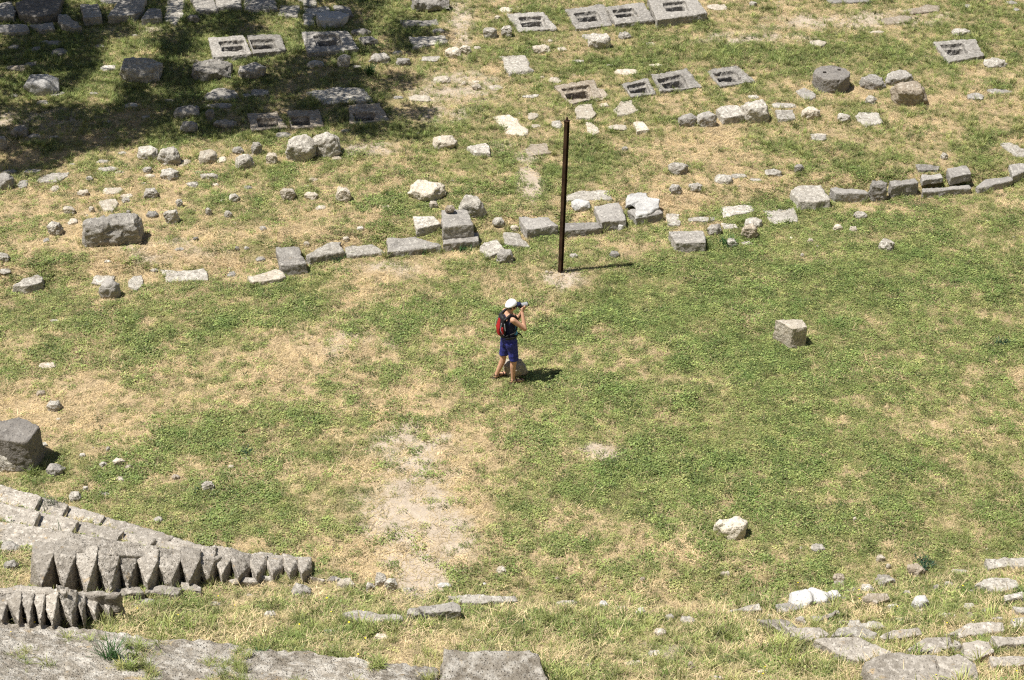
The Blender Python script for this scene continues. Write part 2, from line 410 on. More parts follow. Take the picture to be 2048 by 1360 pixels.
B R g 480,165 560,200 | |
B F w 720,265 770,290 | |
B R l 780,160 865,228 | |
B R l 885,150 950,222 | |
B F w 865,35 960,75 | |
B R w 845,90 885,115 | |
B T l 14 870,325 1020,315 1070,405 930,430 | rough square slab lying below the lone square socket | the rough square slab
B R w 480,450 585,495 | |
B R w 710,490 775,532 | |
B F w 705,465 760,487 | |
B F w 800,490 900,530 | |
B R w 645,475 680,505 | |
B F w 320,540 485,600 | |
B R w 1070,265 1170,320 | |
B F w 1200,270 1280,300 | |
B F l 1290,345 1385,370 | |
B F l 1350,190 1465,235 | |
B R l 1385,205 1535,295 | knobbly pale rock lying below the socket trio | the knobbly pale rock
B R l 1565,190 1650,235 | |
B F w 1725,240 1795,270 | |
B R w 1155,230 1190,250 | |
B F w 1490,370 1555,390 | |
B F w 1540,390 1700,440 | |
B F w 1745,365 1840,395 | |
B T w 6 835,680 940,665 1040,750 1030,785 910,780 | flat cream slab flush with the turf, left of the post's tip | the flush cream slab
B F w 1030,650 1110,705 | |
B F w 1055,720 1120,752 | |
B F l 1170,695 1250,757 | |
B T w 5 1320,625 1340,610 1420,612 1440,660 1420,690 1330,685 | |
B F w 1455,595 1520,630 | |
B T w 5 1545,640 1580,595 1640,590 1700,640 1640,660 1570,668 | |
B T w 5 1370,715 1420,710 1465,770 1430,788 1390,770 | |
B F w 1510,720 1635,768 | |
B T w 24 1650,715 1720,705 1750,755 1680,765 | bright cream cube-like block in the second row of slabs right of the post | the bright cream block
B R w 480,795 640,878 | rugged cream boulder left of the small smooth block behind the wall | the rugged cream boulder
B T l 25 690,855 800,830 825,875 815,895 720,890 | small smooth tilted block right of the rugged cream boulder |
B T b 4 1020,880 1050,845 1145,835 1185,895 1045,915 | flat broken paving stone in the dirt path behind the post |  the broken paving stone
B R l 1585,855 1630,885 | |
B F w 1150,440 1240,490 | |
B F l 1005,545 1115,577 | |
B R w 1110,445 1140,460 | |
C R g 1090,445 1240,528 | |
C R g 1240,420 1405,505 | grey boulder behind the big wedge boulder, right of the column drum | 
C R b 1285,490 1480,628 | big wedge boulder with a shaded end right of the column drum | the big wedge boulder
C R l 1120,560 1190,610 | |
C T g 10 710,530 760,510 820,530 835,570 770,580 | grey flat slab leaning against the left foot of the column drum |
C F l 430,550 500,580 | |
C F l 555,590 740,638 | |
C R g 20,670 140,748 | first stone at the left end of the curved stone row below the drum | the curved stone row
C R g 135,655 245,748 | second stone from the left end of the curved stone row |
C T l 42 245,635 275,617 380,615 410,670 290,690 | squared third block of the curved stone row, its front shaded |
C R l 395,595 570,728 | tallest stone of the curved stone row, fourth from its left end | the tallest row stone
C T l 20 590,645 690,640 710,690 610,700 | fifth stone of the curved stone row, squarish and pale |
C R w 745,630 860,707 | sixth stone of the curved stone row, rounded and cream | the sixth row stone
C R l 955,665 1045,722 | |
C T l 14 1060,670 1090,655 1195,660 1225,715 1130,735 1075,700 | broad flat stone ending the curved stone row on the right | the row's end stone
C F l 800,775 905,828 | |
C R l 1815,340 1960,402 | |
C R l 1620,165 1735,212 | |
C F w 795,225 905,280 | |
C F g 1710,535 1830,592 | |
C F g 1815,510 2000,552 | |
C F w 1125,175 1240,197 | |
C T d 14 885,-20 1155,-25 1150,5 910,12 | dark block cut by the top edge above the right-hand path | the dark block above the path
C R l 440,10 490,42 | |
C F w 180,15 330,65 | |
C T b 3 1340,55 1480,25 1560,30 1545,60 1400,78 | flat worn flagstone in the path at the upper right | the path flagstone
C T b 3 1200,110 1320,85 1400,95 1380,125 1240,135 | |
C F g 1705,20 1750,50 | |
C F g 1940,0 2020,30 | |
C F g 1985,40 2030,68 | |
K T n 235 -90,770 155,700 303,785 215,905 60,900 -90,860 | big dark squared block at the left edge with a broken corner | the big dark block at the left edge
K R l -60,985 160,1152 | pale rough boulder in front of the big dark block at the left edge |
K R d 340,1085 495,1182 | rounded stone in the shadow right of the big dark block |
K R l 355,590 470,682 | round pitted stone in straw above the big dark block at the left edge | the round pitted stone
K R b 270,510 350,555 | |
K F w 280,275 440,345 | pale flat stone flush with the turf in the left part of the field | the pale flush stone
K R l 820,945 862,990 | |
K R l 770,1060 835,1117 | |
K R w 870,1030 965,1102 | cream stone in a small cluster right of the big dark block at left | the small cream stone
K R b 965,1085 1025,1132 | |
K R w 895,1180 975,1222 | |
K R l 610,995 665,1032 | |
K R b 1325,1160 1400,1207 | |
K R l 1565,1210 1670,1302 | round stone with a hollow side lying left of the dusty path | the hollow-sided stone
K R w 1765,1090 1825,1125 | |
K R m 1875,1025 1940,1052 | |
K R w 430,720 470,750 | |
K R l 315,910 370,952 | |
K F g 750,1285 860,1332 | |
K R l 635,1250 690,1297 | |
H R l 400,130 475,190 | |
H R l 885,275 950,310 | |
H F l 1450,470 1605,530 | flat pale slab behind the toothed seat row, at its right end | the slab behind the tooth row
H R l 1690,655 1830,750 | lumpy grey boulder at the right end of the toothed seat row | the lumpy boulder
H R g 1900,612 1990,665 | |
H R w 1965,625 2075,705 | cream angular stone right of the lumpy boulder | the cream angular stone
H R l 1540,820 1615,868 | |
H F l 1195,750 1300,795 | |
H F g 1085,800 1150,838 | |
H F l 745,760 840,802 | |
H F l 780,735 915,785 | |
H F l 1430,712 1485,742 | |
H F l 1885,920 1975,952 | |
I R l 430,280 510,400 + 490,330 575,425 | leaning pointed slab at the left corner of the dusty path's end | the leaning pointed slab
I R l 380,350 440,428 | |
I R m 800,360 890,402 | white marble flake at the right corner of the dusty path's end | the marble flake
I F l 570,380 700,418 | |
I F g 800,402 890,432 | |
I T l 8 845,440 1255,440 1265,465 1000,490 930,475 | long thin pale kerb slab right of the dusty path's end | the long thin kerb slab
I T g 50 690,505 900,475 945,500 945,530 735,540 | long grey block with a shaded front on the near slope | the long grey block
I R l 620,505 725,612 | short pale stone standing at the left end of the long grey block |
I T l 5 240,545 330,530 590,560 600,580 350,592 | flat pale seat slab sunk in grass left of the long grey block | the sunk seat slab
I R w 1145,275 1215,322 | cream triangular stone alone at the near edge of the green field | the cream triangular stone
I R b 1490,330 1520,360 | |
I R b 1990,335 2022,365 | |
I R m 1065,365 1095,385 | |
I R m 1750,470 1805,517 | |
I F l 1840,495 1930,532 | |
I R l 1960,505 2030,562 | |
I F l 1480,455 1640,500 | |
I R w 430,660 515,712 | |
I F l 130,625 210,658 | |
I F w 1330,600 1400,642 | |
I F w 1500,630 1560,662 | |
I R w 1020,690 1060,722 | |
I F l 1520,820 1560,842 | |
I R l 1670,830 1720,867 | |
I F w 1880,820 2048,852 | |
I T k 10 845,745 1405,770 1410,800 1475,936 1500,1010 800,1010 | broad smooth seat slab at the bottom centre edge of the picture | the broad bottom slab
J R c 350,95 460,200 + 390,105 540,225 | bright cream limestone boulder in the lower right of the field | the bright cream boulder
J R l 880,245 960,290 | |
J R w 1110,92 1135,116 | |
J R w 380,387 445,417 | |
J R b 1005,405 1075,452 | |
J R w 1235,300 1290,346 | |
J R w 1290,345 1325,381 | |
J R m 765,490 920,600 + 830,482 1000,590 + 960,478 1060,560 | white marble fragment carved with folds, at the lower right field edge | the carved marble fragment
J T g 10 690,575 770,550 830,600 700,612 | grey slab at the left end of the carved marble fragment |
J T l 6 415,595 600,570 620,590 420,615 | pale thin kerb slab left of the carved marble fragment | the kerb slab by the marble
J F l 450,625 545,657 | |
J R l 1230,395 1350,478 | pale angular stone behind the carved marble fragment, right of a small one | the pale angular stone
J R l 1150,450 1235,512 | |
J R b 1410,355 1510,422 | |
J R l 1110,475 1155,512 | |
J R l 1060,487 1115,517 | |
J T b 8 1150,530 1190,508 1290,508 1320,540 1250,560 | |
J R l 1390,490 1435,522 | |
J R m 1435,515 1535,597 | round white marble lump right of the carved marble fragment | the white marble lump
J F l 1640,360 1770,402 | |
J R l 1610,440 1675,477 | |
J R l 1550,460 1590,492 | |
J T l 15 1848,320 1955,312 1990,350 1860,375 | squared pale block near the right edge, left of its cut-off neighbour | the squared pale block
J T l 12 1965,320 2060,318 2080,360 1990,365 | |
J T l 8 1770,455 1900,415 2020,440 2030,468 1900,500 | broad flat grey seat slab sunk in grass near the right edge | the broad sunk slab
J T l 8 1930,520 2048,490 2080,540 1940,545 | |
J F l 1735,475 1810,507 | |
J R l 1080,650 1180,712 + 1150,655 1285,715 | mottled long boulder below the white marble lump | the mottled long boulder
J T s 8 580,650 740,645 800,690 720,720 | upper end slab of the stepped stair at lower right | the stair at lower right
J T s 8 740,690 930,705 980,740 850,772 | second slab from the upper end of the stair at lower right |
J T s 9 900,760 1150,745 1230,790 1010,842 | third slab from the upper end of the stair at lower right |
J T s 10 1010,836 1240,792 1340,832 1160,882 | fourth slab from the upper end of the stair at lower right |
J T s 12 1160,880 1360,828 1560,850 1600,1000 1250,1010 | big near slab of the stair, cut by the bottom edge | the big near stair slab
J T s 10 1565,850 1700,832 1780,900 1815,980 1605,1000 | slab right of the big near stair slab at the bottom edge |
J T s 6 790,640 840,630 850,665 800,655 | |
J T s 6 890,630 1020,615 1010,645 910,655 | |
J T s 8 1640,720 1760,670 1940,665 1930,710 1700,752 | seat slab with ragged edge sunk in grass at lower right | the ragged seat slab
J T s 14 1880,745 2060,735 2080,790 1900,792 | seat slab with a shaded edge cut by the right frame edge | the shaded-edge slab
J R l 1650,765 1720,842 | |
J T s 8 1860,860 2060,850 2080,900 1880,912 | pale seat slab in the lower right corner | the corner seat slab
J T s 6 1240,755 1360,700 1480,700 1500,740 1300,768 | thin seat slab overgrown by grass above the stair at lower right | the overgrown thin slab
J F l 1565,600 1700,647 | |
J R l 1815,590 1860,622 | |
J T l 8 1970,650 2060,640 2070,680 1990,690 | |
J T l 8 1990,580 2060,575 2070,610 2010,612 | |
J R l 85,620 135,662 | |
J R l 165,630 260,682 | |
J R w 20,695 95,747 | |
J R l -10,820 60,862 | |
J R b 200,870 250,937 | |
J R w 585,920 660,952 | |
J R l 315,955 400,990 | |
J F l 360,665 460,697 | |
J F l 640,610 700,640 | |
J R l 1000,600 1060,640 | |
J T l 8 1020,700 1150,690 1240,730 1230,750 1000,740 | thin pale slab alongside the stair slabs at lower right | the thin slab by the stair
J T s 8 1500,745 1640,750 1650,800 1560,835 1400,820 | flat seat slab behind the big near stair slab | the flat slab behind the stair
J T s 8 1720,780 1860,770 1880,830 1780,880 1730,850 | |
J R l 1290,560 1380,600 | |
J F l 1340,630 1440,665 | |
J R l 1720,560 1790,600 | |
J R l 1870,640 1950,662 | |
J F l 500,690 590,720 | |
J R l 640,760 720,800 | |
J F l 760,850 880,890 | |
A F g 542,256 613,282 | |
A F g 45,541 109,573 | |
A F g 510,533 573,557 | |
A F l 601,793 648,814 | |
A F l 712,591 805,635 | |
A F g 199,577 288,615 | |
A F l 568,369 675,419 | |
A F g 16,376 107,412 | |
A F l 952,573 1025,600 | |
A F l 597,700 647,721 | |
A F g 1193,604 1283,638 | |
A F g 152,774 239,810 | |
A F l 818,668 884,696 | |
A F g 232,229 292,257 | |
A F l 280,788 344,810 | |
A F l 1603,763 1710,812 | |
A F b 41,374 149,425 | |
A F g 1981,746 2070,778 | |
A F g 2056,376 2117,403 | |
A F l 762,196 809,214 | |
A F g 2293,555 2367,583 | |
A F g 261,229 354,270 | |
A F g 1394,539 1477,572 | |
A F g 281,528 376,567 | |
A F b 1098,344 1170,370 | |
A F l 1081,1061 1133,1081 | |
A F l 402,951 444,967 | |
A F w 1038,953 1084,977 | |
A F b 1282,1157 1332,1183 | |
A F w 1786,1080 1819,1094 | |
A F w 698,1124 773,1164 | |
A F w 838,1011 913,1042 | |
A F w 1221,1063 1285,1089 | |
A F b 1927,900 2006,943 | |
A F w 665,990 726,1021 | |
A F b 1450,896 1489,915 | |
A F l 1129,993 1178,1018 | |
A F w 1871,883 1945,911 | |
A F b 1798,1034 1872,1063 | |
J F b 1233,858 1298,889 | |
J F b 1000,444 1073,471 | |
J F b 1761,740 1803,757 | |
J F b 1844,566 1898,585 | |
J F s 1000,514 1088,551 | |
J F s 1742,624 1781,643 | |
J F l 1035,643 1117,681 | |
J F s 1274,926 1344,961 | |
J F l 1000,847 1044,868 | |
J F l 1435,582 1518,614 | |
J F s 1443,403 1495,425 | |
J F s 1599,736 1663,763 | |
J F b 1725,599 1803,638 | |
J F s 1000,429 1084,466 | |
J F s 1591,718 1678,755 | |
J F s 1242,647 1285,667 | |
L R w 425,890 715,1125 | rounded grey rock lying behind the person's feet | the rock at the person's feet
H T s 6 690,690 830,680 835,720 700,735 | |
H T s 6 845,690 950,670 1060,690 1040,720 850,716 | |
H T s 6 1062,655 1190,680 1180,705 1070,705 | |
H T s 6 1340,640 1420,625 1500,635 1510,660 1360,665 | |
H R l 1370,530 1480,590 | |
H R l 1500,610 1620,660 | |
H R g 0,520 100,590 | |
H R g -20,410 110,490 | |
H R g 160,395 330,450 | |
'''
def zp(z, s):
    ox, oy, k = ZOOM[z]; a, b = s.split(',')
    return ox + float(a) / k, oy + float(b) / k
recs = []
def stone_obj(name, bm, m, loc, size, rough, vox=None, smooth=2):
    o = bm_obj(name, bm, m, None, loc); weather(o, size, rough, vox, smooth); return o
def hull(bm, pts):
    vs = [bm.verts.new(p) for p in pts]
    r = bmesh.ops.convex_hull(bm, input=vs)
    bmesh.ops.delete(bm, geom=[g for g in r['geom_interior'] if isinstance(g, bmesh.types.BMVert)], context='VERTS')
def add_prism(bm, top, depth, flare=0.03, c=None):
    c = c or sum(top, Vector()) / len(top)
    a = [bm.verts.new(p) for p in top]
    bt = [bm.verts.new(p + (p - c) * flare - Vector((0, 0, depth))) for p in top]
    n = len(top); bm.faces.new(a); bm.faces.new(bt[::-1])
    for i in range(n): bm.faces.new((a[i], bt[i], bt[(i + 1) % n], a[(i + 1) % n]))
    bmesh.ops.recalc_face_normals(bm, faces=bm.faces[:])
def traced(pts, fh_px, lift_px, m, rough=None):
    cx = sum(p[0] for p in pts) / len(pts); ymax = max(p[1] for p in pts)
    g = on_ground(cx, ymax + fh_px + lift_px)
    s, a = scale_at(g); h = fh_px / (s * math.cos(a)); lift = lift_px / (s * math.cos(a))
    top_z = g.z + h + lift
    for i in range(3):
        tops = [on_z(p[0], p[1], top_z) for p in pts]
        if not lift: top_z = max(top_z, max(float(terrain(t.x, t.y)) for t in tops) + (0.07 if tops[0].y < 18 else 0.03))
    tops = [on_z(p[0], p[1], top_z) for p in pts]
    gz = min(float(terrain(t.x, t.y)) for t in tops)
    c = sum(tops, Vector()) / len(tops)
    dep = h if lift > 0 else max(h, top_z - gz) + 0.12
    base = Vector((c.x, c.y, top_z - dep))
    return tops, base, dep, c, h
def ragged(P, j):
    Q = []
    for i, a in enumerate(P):
        b = P[(i + 1) % len(P)]; n = max(1, int((b - a).length / 0.13))
        for q in range(n): Q.append(a.lerp(b, q / n) + Vector((rnd.uniform(-j, j), rnd.uniform(-j, j), 0)))
    return Q
def build_traced(spec, m, fhs, name='stone_block'):
    bm = bmesh.new(); first = None
    for pts in spec:
        tops, base, dep, c, h = traced(pts, fhs[0], fhs[1], m)
        if first is None: first = base
        area = [(t.x, t.y) for t in tops]
        if fhs[1] == 0:
            k = 0.97 if h > 0.12 or c.y < 17.5 else 0.88
            FOOT.append([(c.x + (x - c.x) * k, c.y + (y - c.y) * k) for x, y in area])
        b2 = bmesh.new(); tl = ragged([t - first for t in tops], 0.012 if h > 0.12 else 0.03)
        tl = [t + Vector((0, 0, rnd.uniform(-0.012, 0.012))) for t in tl]
        add_prism(b2, tl, dep, 0.04 if h > 0.1 else 0.1)
        me = bpy.data.meshes.new('tmp'); b2.to_mesh(me); b2.free(); bm.from_mesh(me); bpy.data.meshes.remove(me)
    xs = [t.x for t in tops]; ys = [t.y for t in tops]
    size = min(1.2, max(0.15, 0.5 * (max(xs) - min(xs)) + 0.5 * (max(ys) - min(ys))))
    o = stone_obj(name, bm, m, first, size, 0.42 if h > 0.1 else 0.38, min(0.026, max(0.012, size / 32)), 1)
    return o, size, h
def build_rocks(boxes, m, flat=False, lift=0.0, name='boulder'):
    bm = bmesh.new(); origin = None; big = 0
    for (x0, y0, x1, y1) in boxes:
        cx = (x0 + x1) / 2
        g = on_ground(cx, y1 + lift) if lift == 0 else on_ground(cx, y1 + lift)
        s, a = scale_at(g); ca, sa = math.cos(a), math.sin(a)
        W = (x1 - x0) / s; hp = (y1 - y0) / s
        if flat:
            H = min(0.10, 0.22 * hp + 0.015); D = max(0.3 * W, (hp - H * ca) / sa)
        else:
            W *= 1.08; hp *= 1.06; D = 0.72 * W; H = (hp - 0.62 * D * sa) / ca
            if H < 0.26 * W:
                H = 0.26 * W; D = max(0.35 * W, (hp - 0.8 * H * ca) / sa)
            H = min(H, 1.15 * W)
        zl = lift / (s * ca) if lift else 0.0
        ctr = Vector((g.x, g.y + D * 0.48, 0)); ctr.z = (float(terrain(ctr.x, ctr.y)) if lift == 0 else g.z + zl)
        if lift:
            ctr = on_z(cx, y1, g.z + zl); ctr.y += D * 0.45
        if origin is None: origin = ctr.copy()
        kf = 0.55 if ctr.y < 17.5 else 0.44
        sink = 0.06 if lift else 0.3 * H + 0.02
        pts = []; n = 13 if W < 0.35 else 19
        ex = rnd.uniform(0.55, 0.8)
        for i in range(n):
            t = 2 * math.pi * (i * 0.618 + rnd.uniform(-.05, .05)); u = -1 + 2 * (i + 0.5) / n
            r = math.sqrt(1 - u * u)
            f = lambda q: math.copysign(abs(q) ** ex, q)
            k = rnd.uniform(0.82, 1.12)
            pts.append(Vector((f(r * math.cos(t)) * W / 2 * k, f(r * math.sin(t)) * D / 2 * k, f(u) * (H + sink) / 2 * k + (H - sink) / 2)) + ctr - origin)
        b2 = bmesh.new(); hull(b2, pts); me = bpy.data.meshes.new('tmp'); b2.to_mesh(me); b2.free(); bm.from_mesh(me); bpy.data.meshes.remove(me)
        if not lift: FOOT.append([(ctr.x + kf * W * math.cos(q), ctr.y + kf * D * math.sin(q)) for q in np.linspace(0, 2 * math.pi, 10)[:-1]])
        big = max(big, W)
    o = stone_obj(name, bm, m, origin, min(1.0, max(0.1, big)), 0.6 if flat else (0.35 if m is STONE['m'] else 0.85), min(0.024, max(0.009, big / 24)), 1)
    return o, big
HOLES = []
def build_socket(out, rec, m, fh):
    cx = sum(p[0] for p in out) / 4; g = on_ground((out[2][0] + out[3][0]) / 2, max(p[1] for p in out) + fh)
    s, a = scale_at(g); h = max(0.05, (fh + (2.5 if fh > 3 else 0)) / (s * math.cos(a))); z = g.z + h
    O = [on_z(*p, z) for p in out]; R = [on_z(*p, z) for p in rec]
    O = [p + Vector((rnd.uniform(-.04, .04), rnd.uniform(-.04, .04), rnd.uniform(-.025, .01))) for p in O]
    c = sum(O, Vector()) / 4; rc = sum(R, Vector()) / 4
    base = Vector((c.x, c.y, z - h - 0.55)); d = Vector((0, 0, 1))
    Rl = [rc + (p - rc) * 0.97 - d * 0.11 for p in R]
    Hq = [rc + (p - rc) * (0.9 if fh < 3 else rnd.uniform(0.78, 0.88)) - d * 0.11 + Vector((rnd.uniform(-.02, .02), -0.02, 0)) for p in R]
    Hb = [p - d * 0.46 for p in Hq]
    Ob = [p - d * (h + 0.55) for p in O]
    bm = bmesh.new(); mk = lambda L: [bm.verts.new(p - base) for p in L]
    o, r, rl, hq, hb, ob = map(mk, (O, R, Rl, Hq, Hb, Ob))
    def ring(p, q):
        for i in range(4): bm.faces.new((p[i], p[(i + 1) % 4], q[(i + 1) % 4], q[i]))
    ring(o, r); ring(r, rl); ring(rl, hq); ring(hq, hb); bm.faces.new(hb); ring(ob, o); bm.faces.new(ob[::-1])
    bmesh.ops.recalc_face_normals(bm, faces=bm.faces[:])
    FOOT.append([(p.x, p.y) for p in O]); HOLES.append([(p.x, p.y) for p in [c + (q - c) * 0.86 for q in O]])
    return stone_obj('socket_stone', bm, m, base, 0.7, rnd.uniform(0.4, 0.75), 0.020, 1), 0.9
def parse_stones():
    for line in STONES.strip().split('\n'):
        body, label, lm = [t.strip() for t in (line + '||').split('|')[:3]]
        tk = body.split(); z, kind, mk = tk[0], tk[1], tk[2]; k = ZOOM[z][2]
        m = STONE[mk]
        if kind == 'T':
            fh = [float(v) / k for v in (tk[3] + ':0').split(':')[:2]]
            groups = [[zp(z, q) for q in grp.split()] for grp in ' '.join(tk[4:]).split('+')]
            o, size, h = build_traced(groups, m, fh, 'stone_slab' if fh[0] * k < 16 else 'stone_block')
            word = 'slab' if fh[0] * k < 16 else 'block'
            P = [p for grp in groups for p in grp]
        elif kind == 'S':
            q = ' '.join(tk[4:]).split(';'); P = [zp(z, v) for v in q[0].split()]
            o, size = build_socket(P, [zp(z, v) for v in q[1].split()], m, float(tk[3]) / k); word = 'socket stone'
        else:
            lift = 0.0; boxes = []
            for grp in ' '.join(tk[3:]).split('+'):
                u = grp.split()
                if ':' in u[0]: u[0], lf = u[0].split(':'); lift = float(lf) / k
                a, b = zp(z, u[0]), zp(z, u[1]); boxes.append((a[0], a[1], b[0], b[1]))
            nm = 'boulder' if (boxes[0][2] - boxes[0][0]) > 40 and kind == 'R' else 'stone'
            if mk == 'm': nm = 'marble_fragment'
            o, size = build_rocks(boxes, m, kind == 'F', lift, nm); word = {'R': 'stone', 'F': 'flat stone'}[kind]
            P = [(b[i], b[j]) for b in boxes for i in (0, 2) for j in (1, 3)]
            if nm == 'boulder' and not label: word = 'boulder'
        cx = sum(p[0] for p in P) / len(P); cy = sum(p[1] for p in P) / len(P)
        recs.append(dict(o=o, label=label, lm=lm, c=(cx, cy), size=size, word=word, mk=mk))
def auto_labels():
    marks = [(r['lm'], r['c']) for r in recs if r['lm']] + [('the steel post', (1120, 540)), ('the person', (1015, 750))]
    buckets = {}
    for r in recs:
        cat = {'socket stone': 'socket stone', 'slab': 'slab', 'block': 'block', 'boulder': 'boulder'}.get(r['word'], 'stone')
        if r['o'].name.startswith('marble'): cat = 'marble'
        r['o']['category'] = cat
        r['o']['group'] = {'socket stone': 'socket stones of the stage foundations', 'slab': 'fallen slabs', 'block': 'squared blocks', 'boulder': 'boulders in the grass', 'marble': 'marble pieces'}.get(cat, 'loose stones in the grass')
        if r['label']: r['o']['label'] = r['label']; continue
        cx, cy = r['c']
        lm, (mx, my) = min(marks, key=lambda q: (q[1][0] - cx) ** 2 + ((q[1][1] - cy) * 1.6) ** 2)
        dx, dy = cx - mx, (cy - my) * 1.7
        ang = math.degrees(math.atan2(-dy, dx)) % 360
        dr = ['right of', 'behind right of', 'behind', 'behind left of', 'left of', 'front left of', 'in front of', 'front right of'][int((ang + 22.5) // 45) % 8]
        sz = 'tiny' if r['size'] < 0.15 else 'small' if r['size'] < 0.32 else 'medium' if r['size'] < 0.6 else 'large'
        wd = r['word']
        cw = COLWORD[r['mk']]
        buckets.setdefault((sz, cw, wd, dr, lm), []).append((math.hypot(dx, dy), r))
    nth = ['nearest', 'second nearest', 'third nearest', 'fourth nearest', 'fifth nearest']
    for (sz, cw, wd, dr, lm), L in buckets.items():
        L.sort(key=lambda t: t[0])
        for i, (d, r) in enumerate(L):
            far = ', close to it' if (len(L) == 1 and d < 70) else ''
            t = f'{sz} {cw} {wd} {dr} {lm}'
            t += far if len(L) == 1 else f', {nth[min(i, 4)]}'
            if len(t.split()) > 16: t = t.replace(' grey', '', 1)
            if len(t.split()) > 16: t = t.replace('flat ', '', 1)
            r['o']['label'] = t
# ------------------------------------------------------------------ the setting: ground, with the socket holes left open
# patches of turf, straw and bare earth: photo place, radii, amount of green, weight
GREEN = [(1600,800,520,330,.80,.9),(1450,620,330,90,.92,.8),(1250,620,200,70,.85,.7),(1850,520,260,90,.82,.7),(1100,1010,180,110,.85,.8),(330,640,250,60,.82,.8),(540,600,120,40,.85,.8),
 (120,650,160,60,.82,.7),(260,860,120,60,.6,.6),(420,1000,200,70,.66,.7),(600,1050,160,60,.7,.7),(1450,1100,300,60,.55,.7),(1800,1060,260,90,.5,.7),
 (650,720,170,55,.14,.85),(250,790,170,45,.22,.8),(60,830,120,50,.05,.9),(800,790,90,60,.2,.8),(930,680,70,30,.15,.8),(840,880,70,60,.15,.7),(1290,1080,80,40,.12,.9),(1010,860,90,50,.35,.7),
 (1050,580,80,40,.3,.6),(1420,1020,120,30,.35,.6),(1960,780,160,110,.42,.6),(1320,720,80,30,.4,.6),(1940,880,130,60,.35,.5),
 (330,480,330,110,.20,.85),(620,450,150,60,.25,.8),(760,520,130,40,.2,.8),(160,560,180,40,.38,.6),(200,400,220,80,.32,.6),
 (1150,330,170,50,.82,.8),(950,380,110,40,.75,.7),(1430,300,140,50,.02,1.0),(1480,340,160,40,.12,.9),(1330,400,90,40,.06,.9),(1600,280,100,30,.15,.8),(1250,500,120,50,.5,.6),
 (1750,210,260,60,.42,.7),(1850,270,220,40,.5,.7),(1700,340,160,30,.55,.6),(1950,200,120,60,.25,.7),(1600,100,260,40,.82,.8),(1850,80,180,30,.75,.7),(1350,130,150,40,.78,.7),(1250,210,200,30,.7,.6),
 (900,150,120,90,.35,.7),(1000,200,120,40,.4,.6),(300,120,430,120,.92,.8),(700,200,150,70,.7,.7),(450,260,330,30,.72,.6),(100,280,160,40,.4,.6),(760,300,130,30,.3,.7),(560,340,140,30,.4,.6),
 (300,1230,200,40,.62,.7),(700,1240,160,50,.64,.7),(1150,1260,220,50,.62,.7),(1500,1290,180,60,.55,.6),(1850,1200,220,60,.6,.7),(1330,1180,120,30,.5,.6),(1100,1190,260,30,.6,.5),(1700,1000,300,40,.45,.5),(1600,930,400,150,.8,.5),(850,1000,110,140,.1,.85),(60,700,200,60,.6,.5),(300,930,160,50,.6,.5)]
DIRT = [(840,1060,130,120,.74),(838,1150,55,45,1.0),(830,930,120,90,.5),(860,860,40,50,.35),(1130,560,50,20,.8),(1200,905,45,22,.8),(1060,360,25,35,.9),(1060,310,30,20,.7),(920,60,30,60,.7),(900,180,110,40,.6),(860,225,70,20,.6),(1500,75,130,14,.7),(1650,45,160,18,.75),(1800,35,120,18,.6),(740,300,60,14,.7),(680,690,110,40,.4),(1010,290,30,16,.5),(330,500,120,30,.4),(60,240,200,25,.5),(780,540,90,20,.5),(1300,1300,120,30,.3),(960,1280,60,20,.3),(250,60,120,15,.4)]
def fields(X, Y):
    Z = terrain(X, Y); U, V = project(X, Y, Z)
    g = np.full(X.shape, 0.5)
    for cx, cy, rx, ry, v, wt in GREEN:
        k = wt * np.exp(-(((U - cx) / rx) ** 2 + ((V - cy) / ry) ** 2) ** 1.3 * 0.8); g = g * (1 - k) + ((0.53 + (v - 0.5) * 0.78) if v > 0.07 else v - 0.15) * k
    d = np.zeros(X.shape)
    for cx, cy, rx, ry, v in DIRT:
        d = np.maximum(d, v * np.exp(-(((U - cx) / rx) ** 2 + ((V - cy) / ry) ** 2) ** 1.4 * 0.8))
    n = fbm(X, Y, 0.9, 5, 3.0) - 0.5; n2 = fbm(X, Y, 3.1, 4, 9.0) - 0.5
    n3 = vnoise(X, Y, 7.0, 31.0) - 0.5
    g = g + 0.8 * n + 0.8 * n2 + 0.32 * n3
    d = d + (0.9 * n2 + 0.5 * n) * np.clip(d * 4, 0, 1) - np.clip(g - 0.95, 0, 1)
    return np.clip(g, 0, 1), np.clip(d, 0, 1), Z, U, V
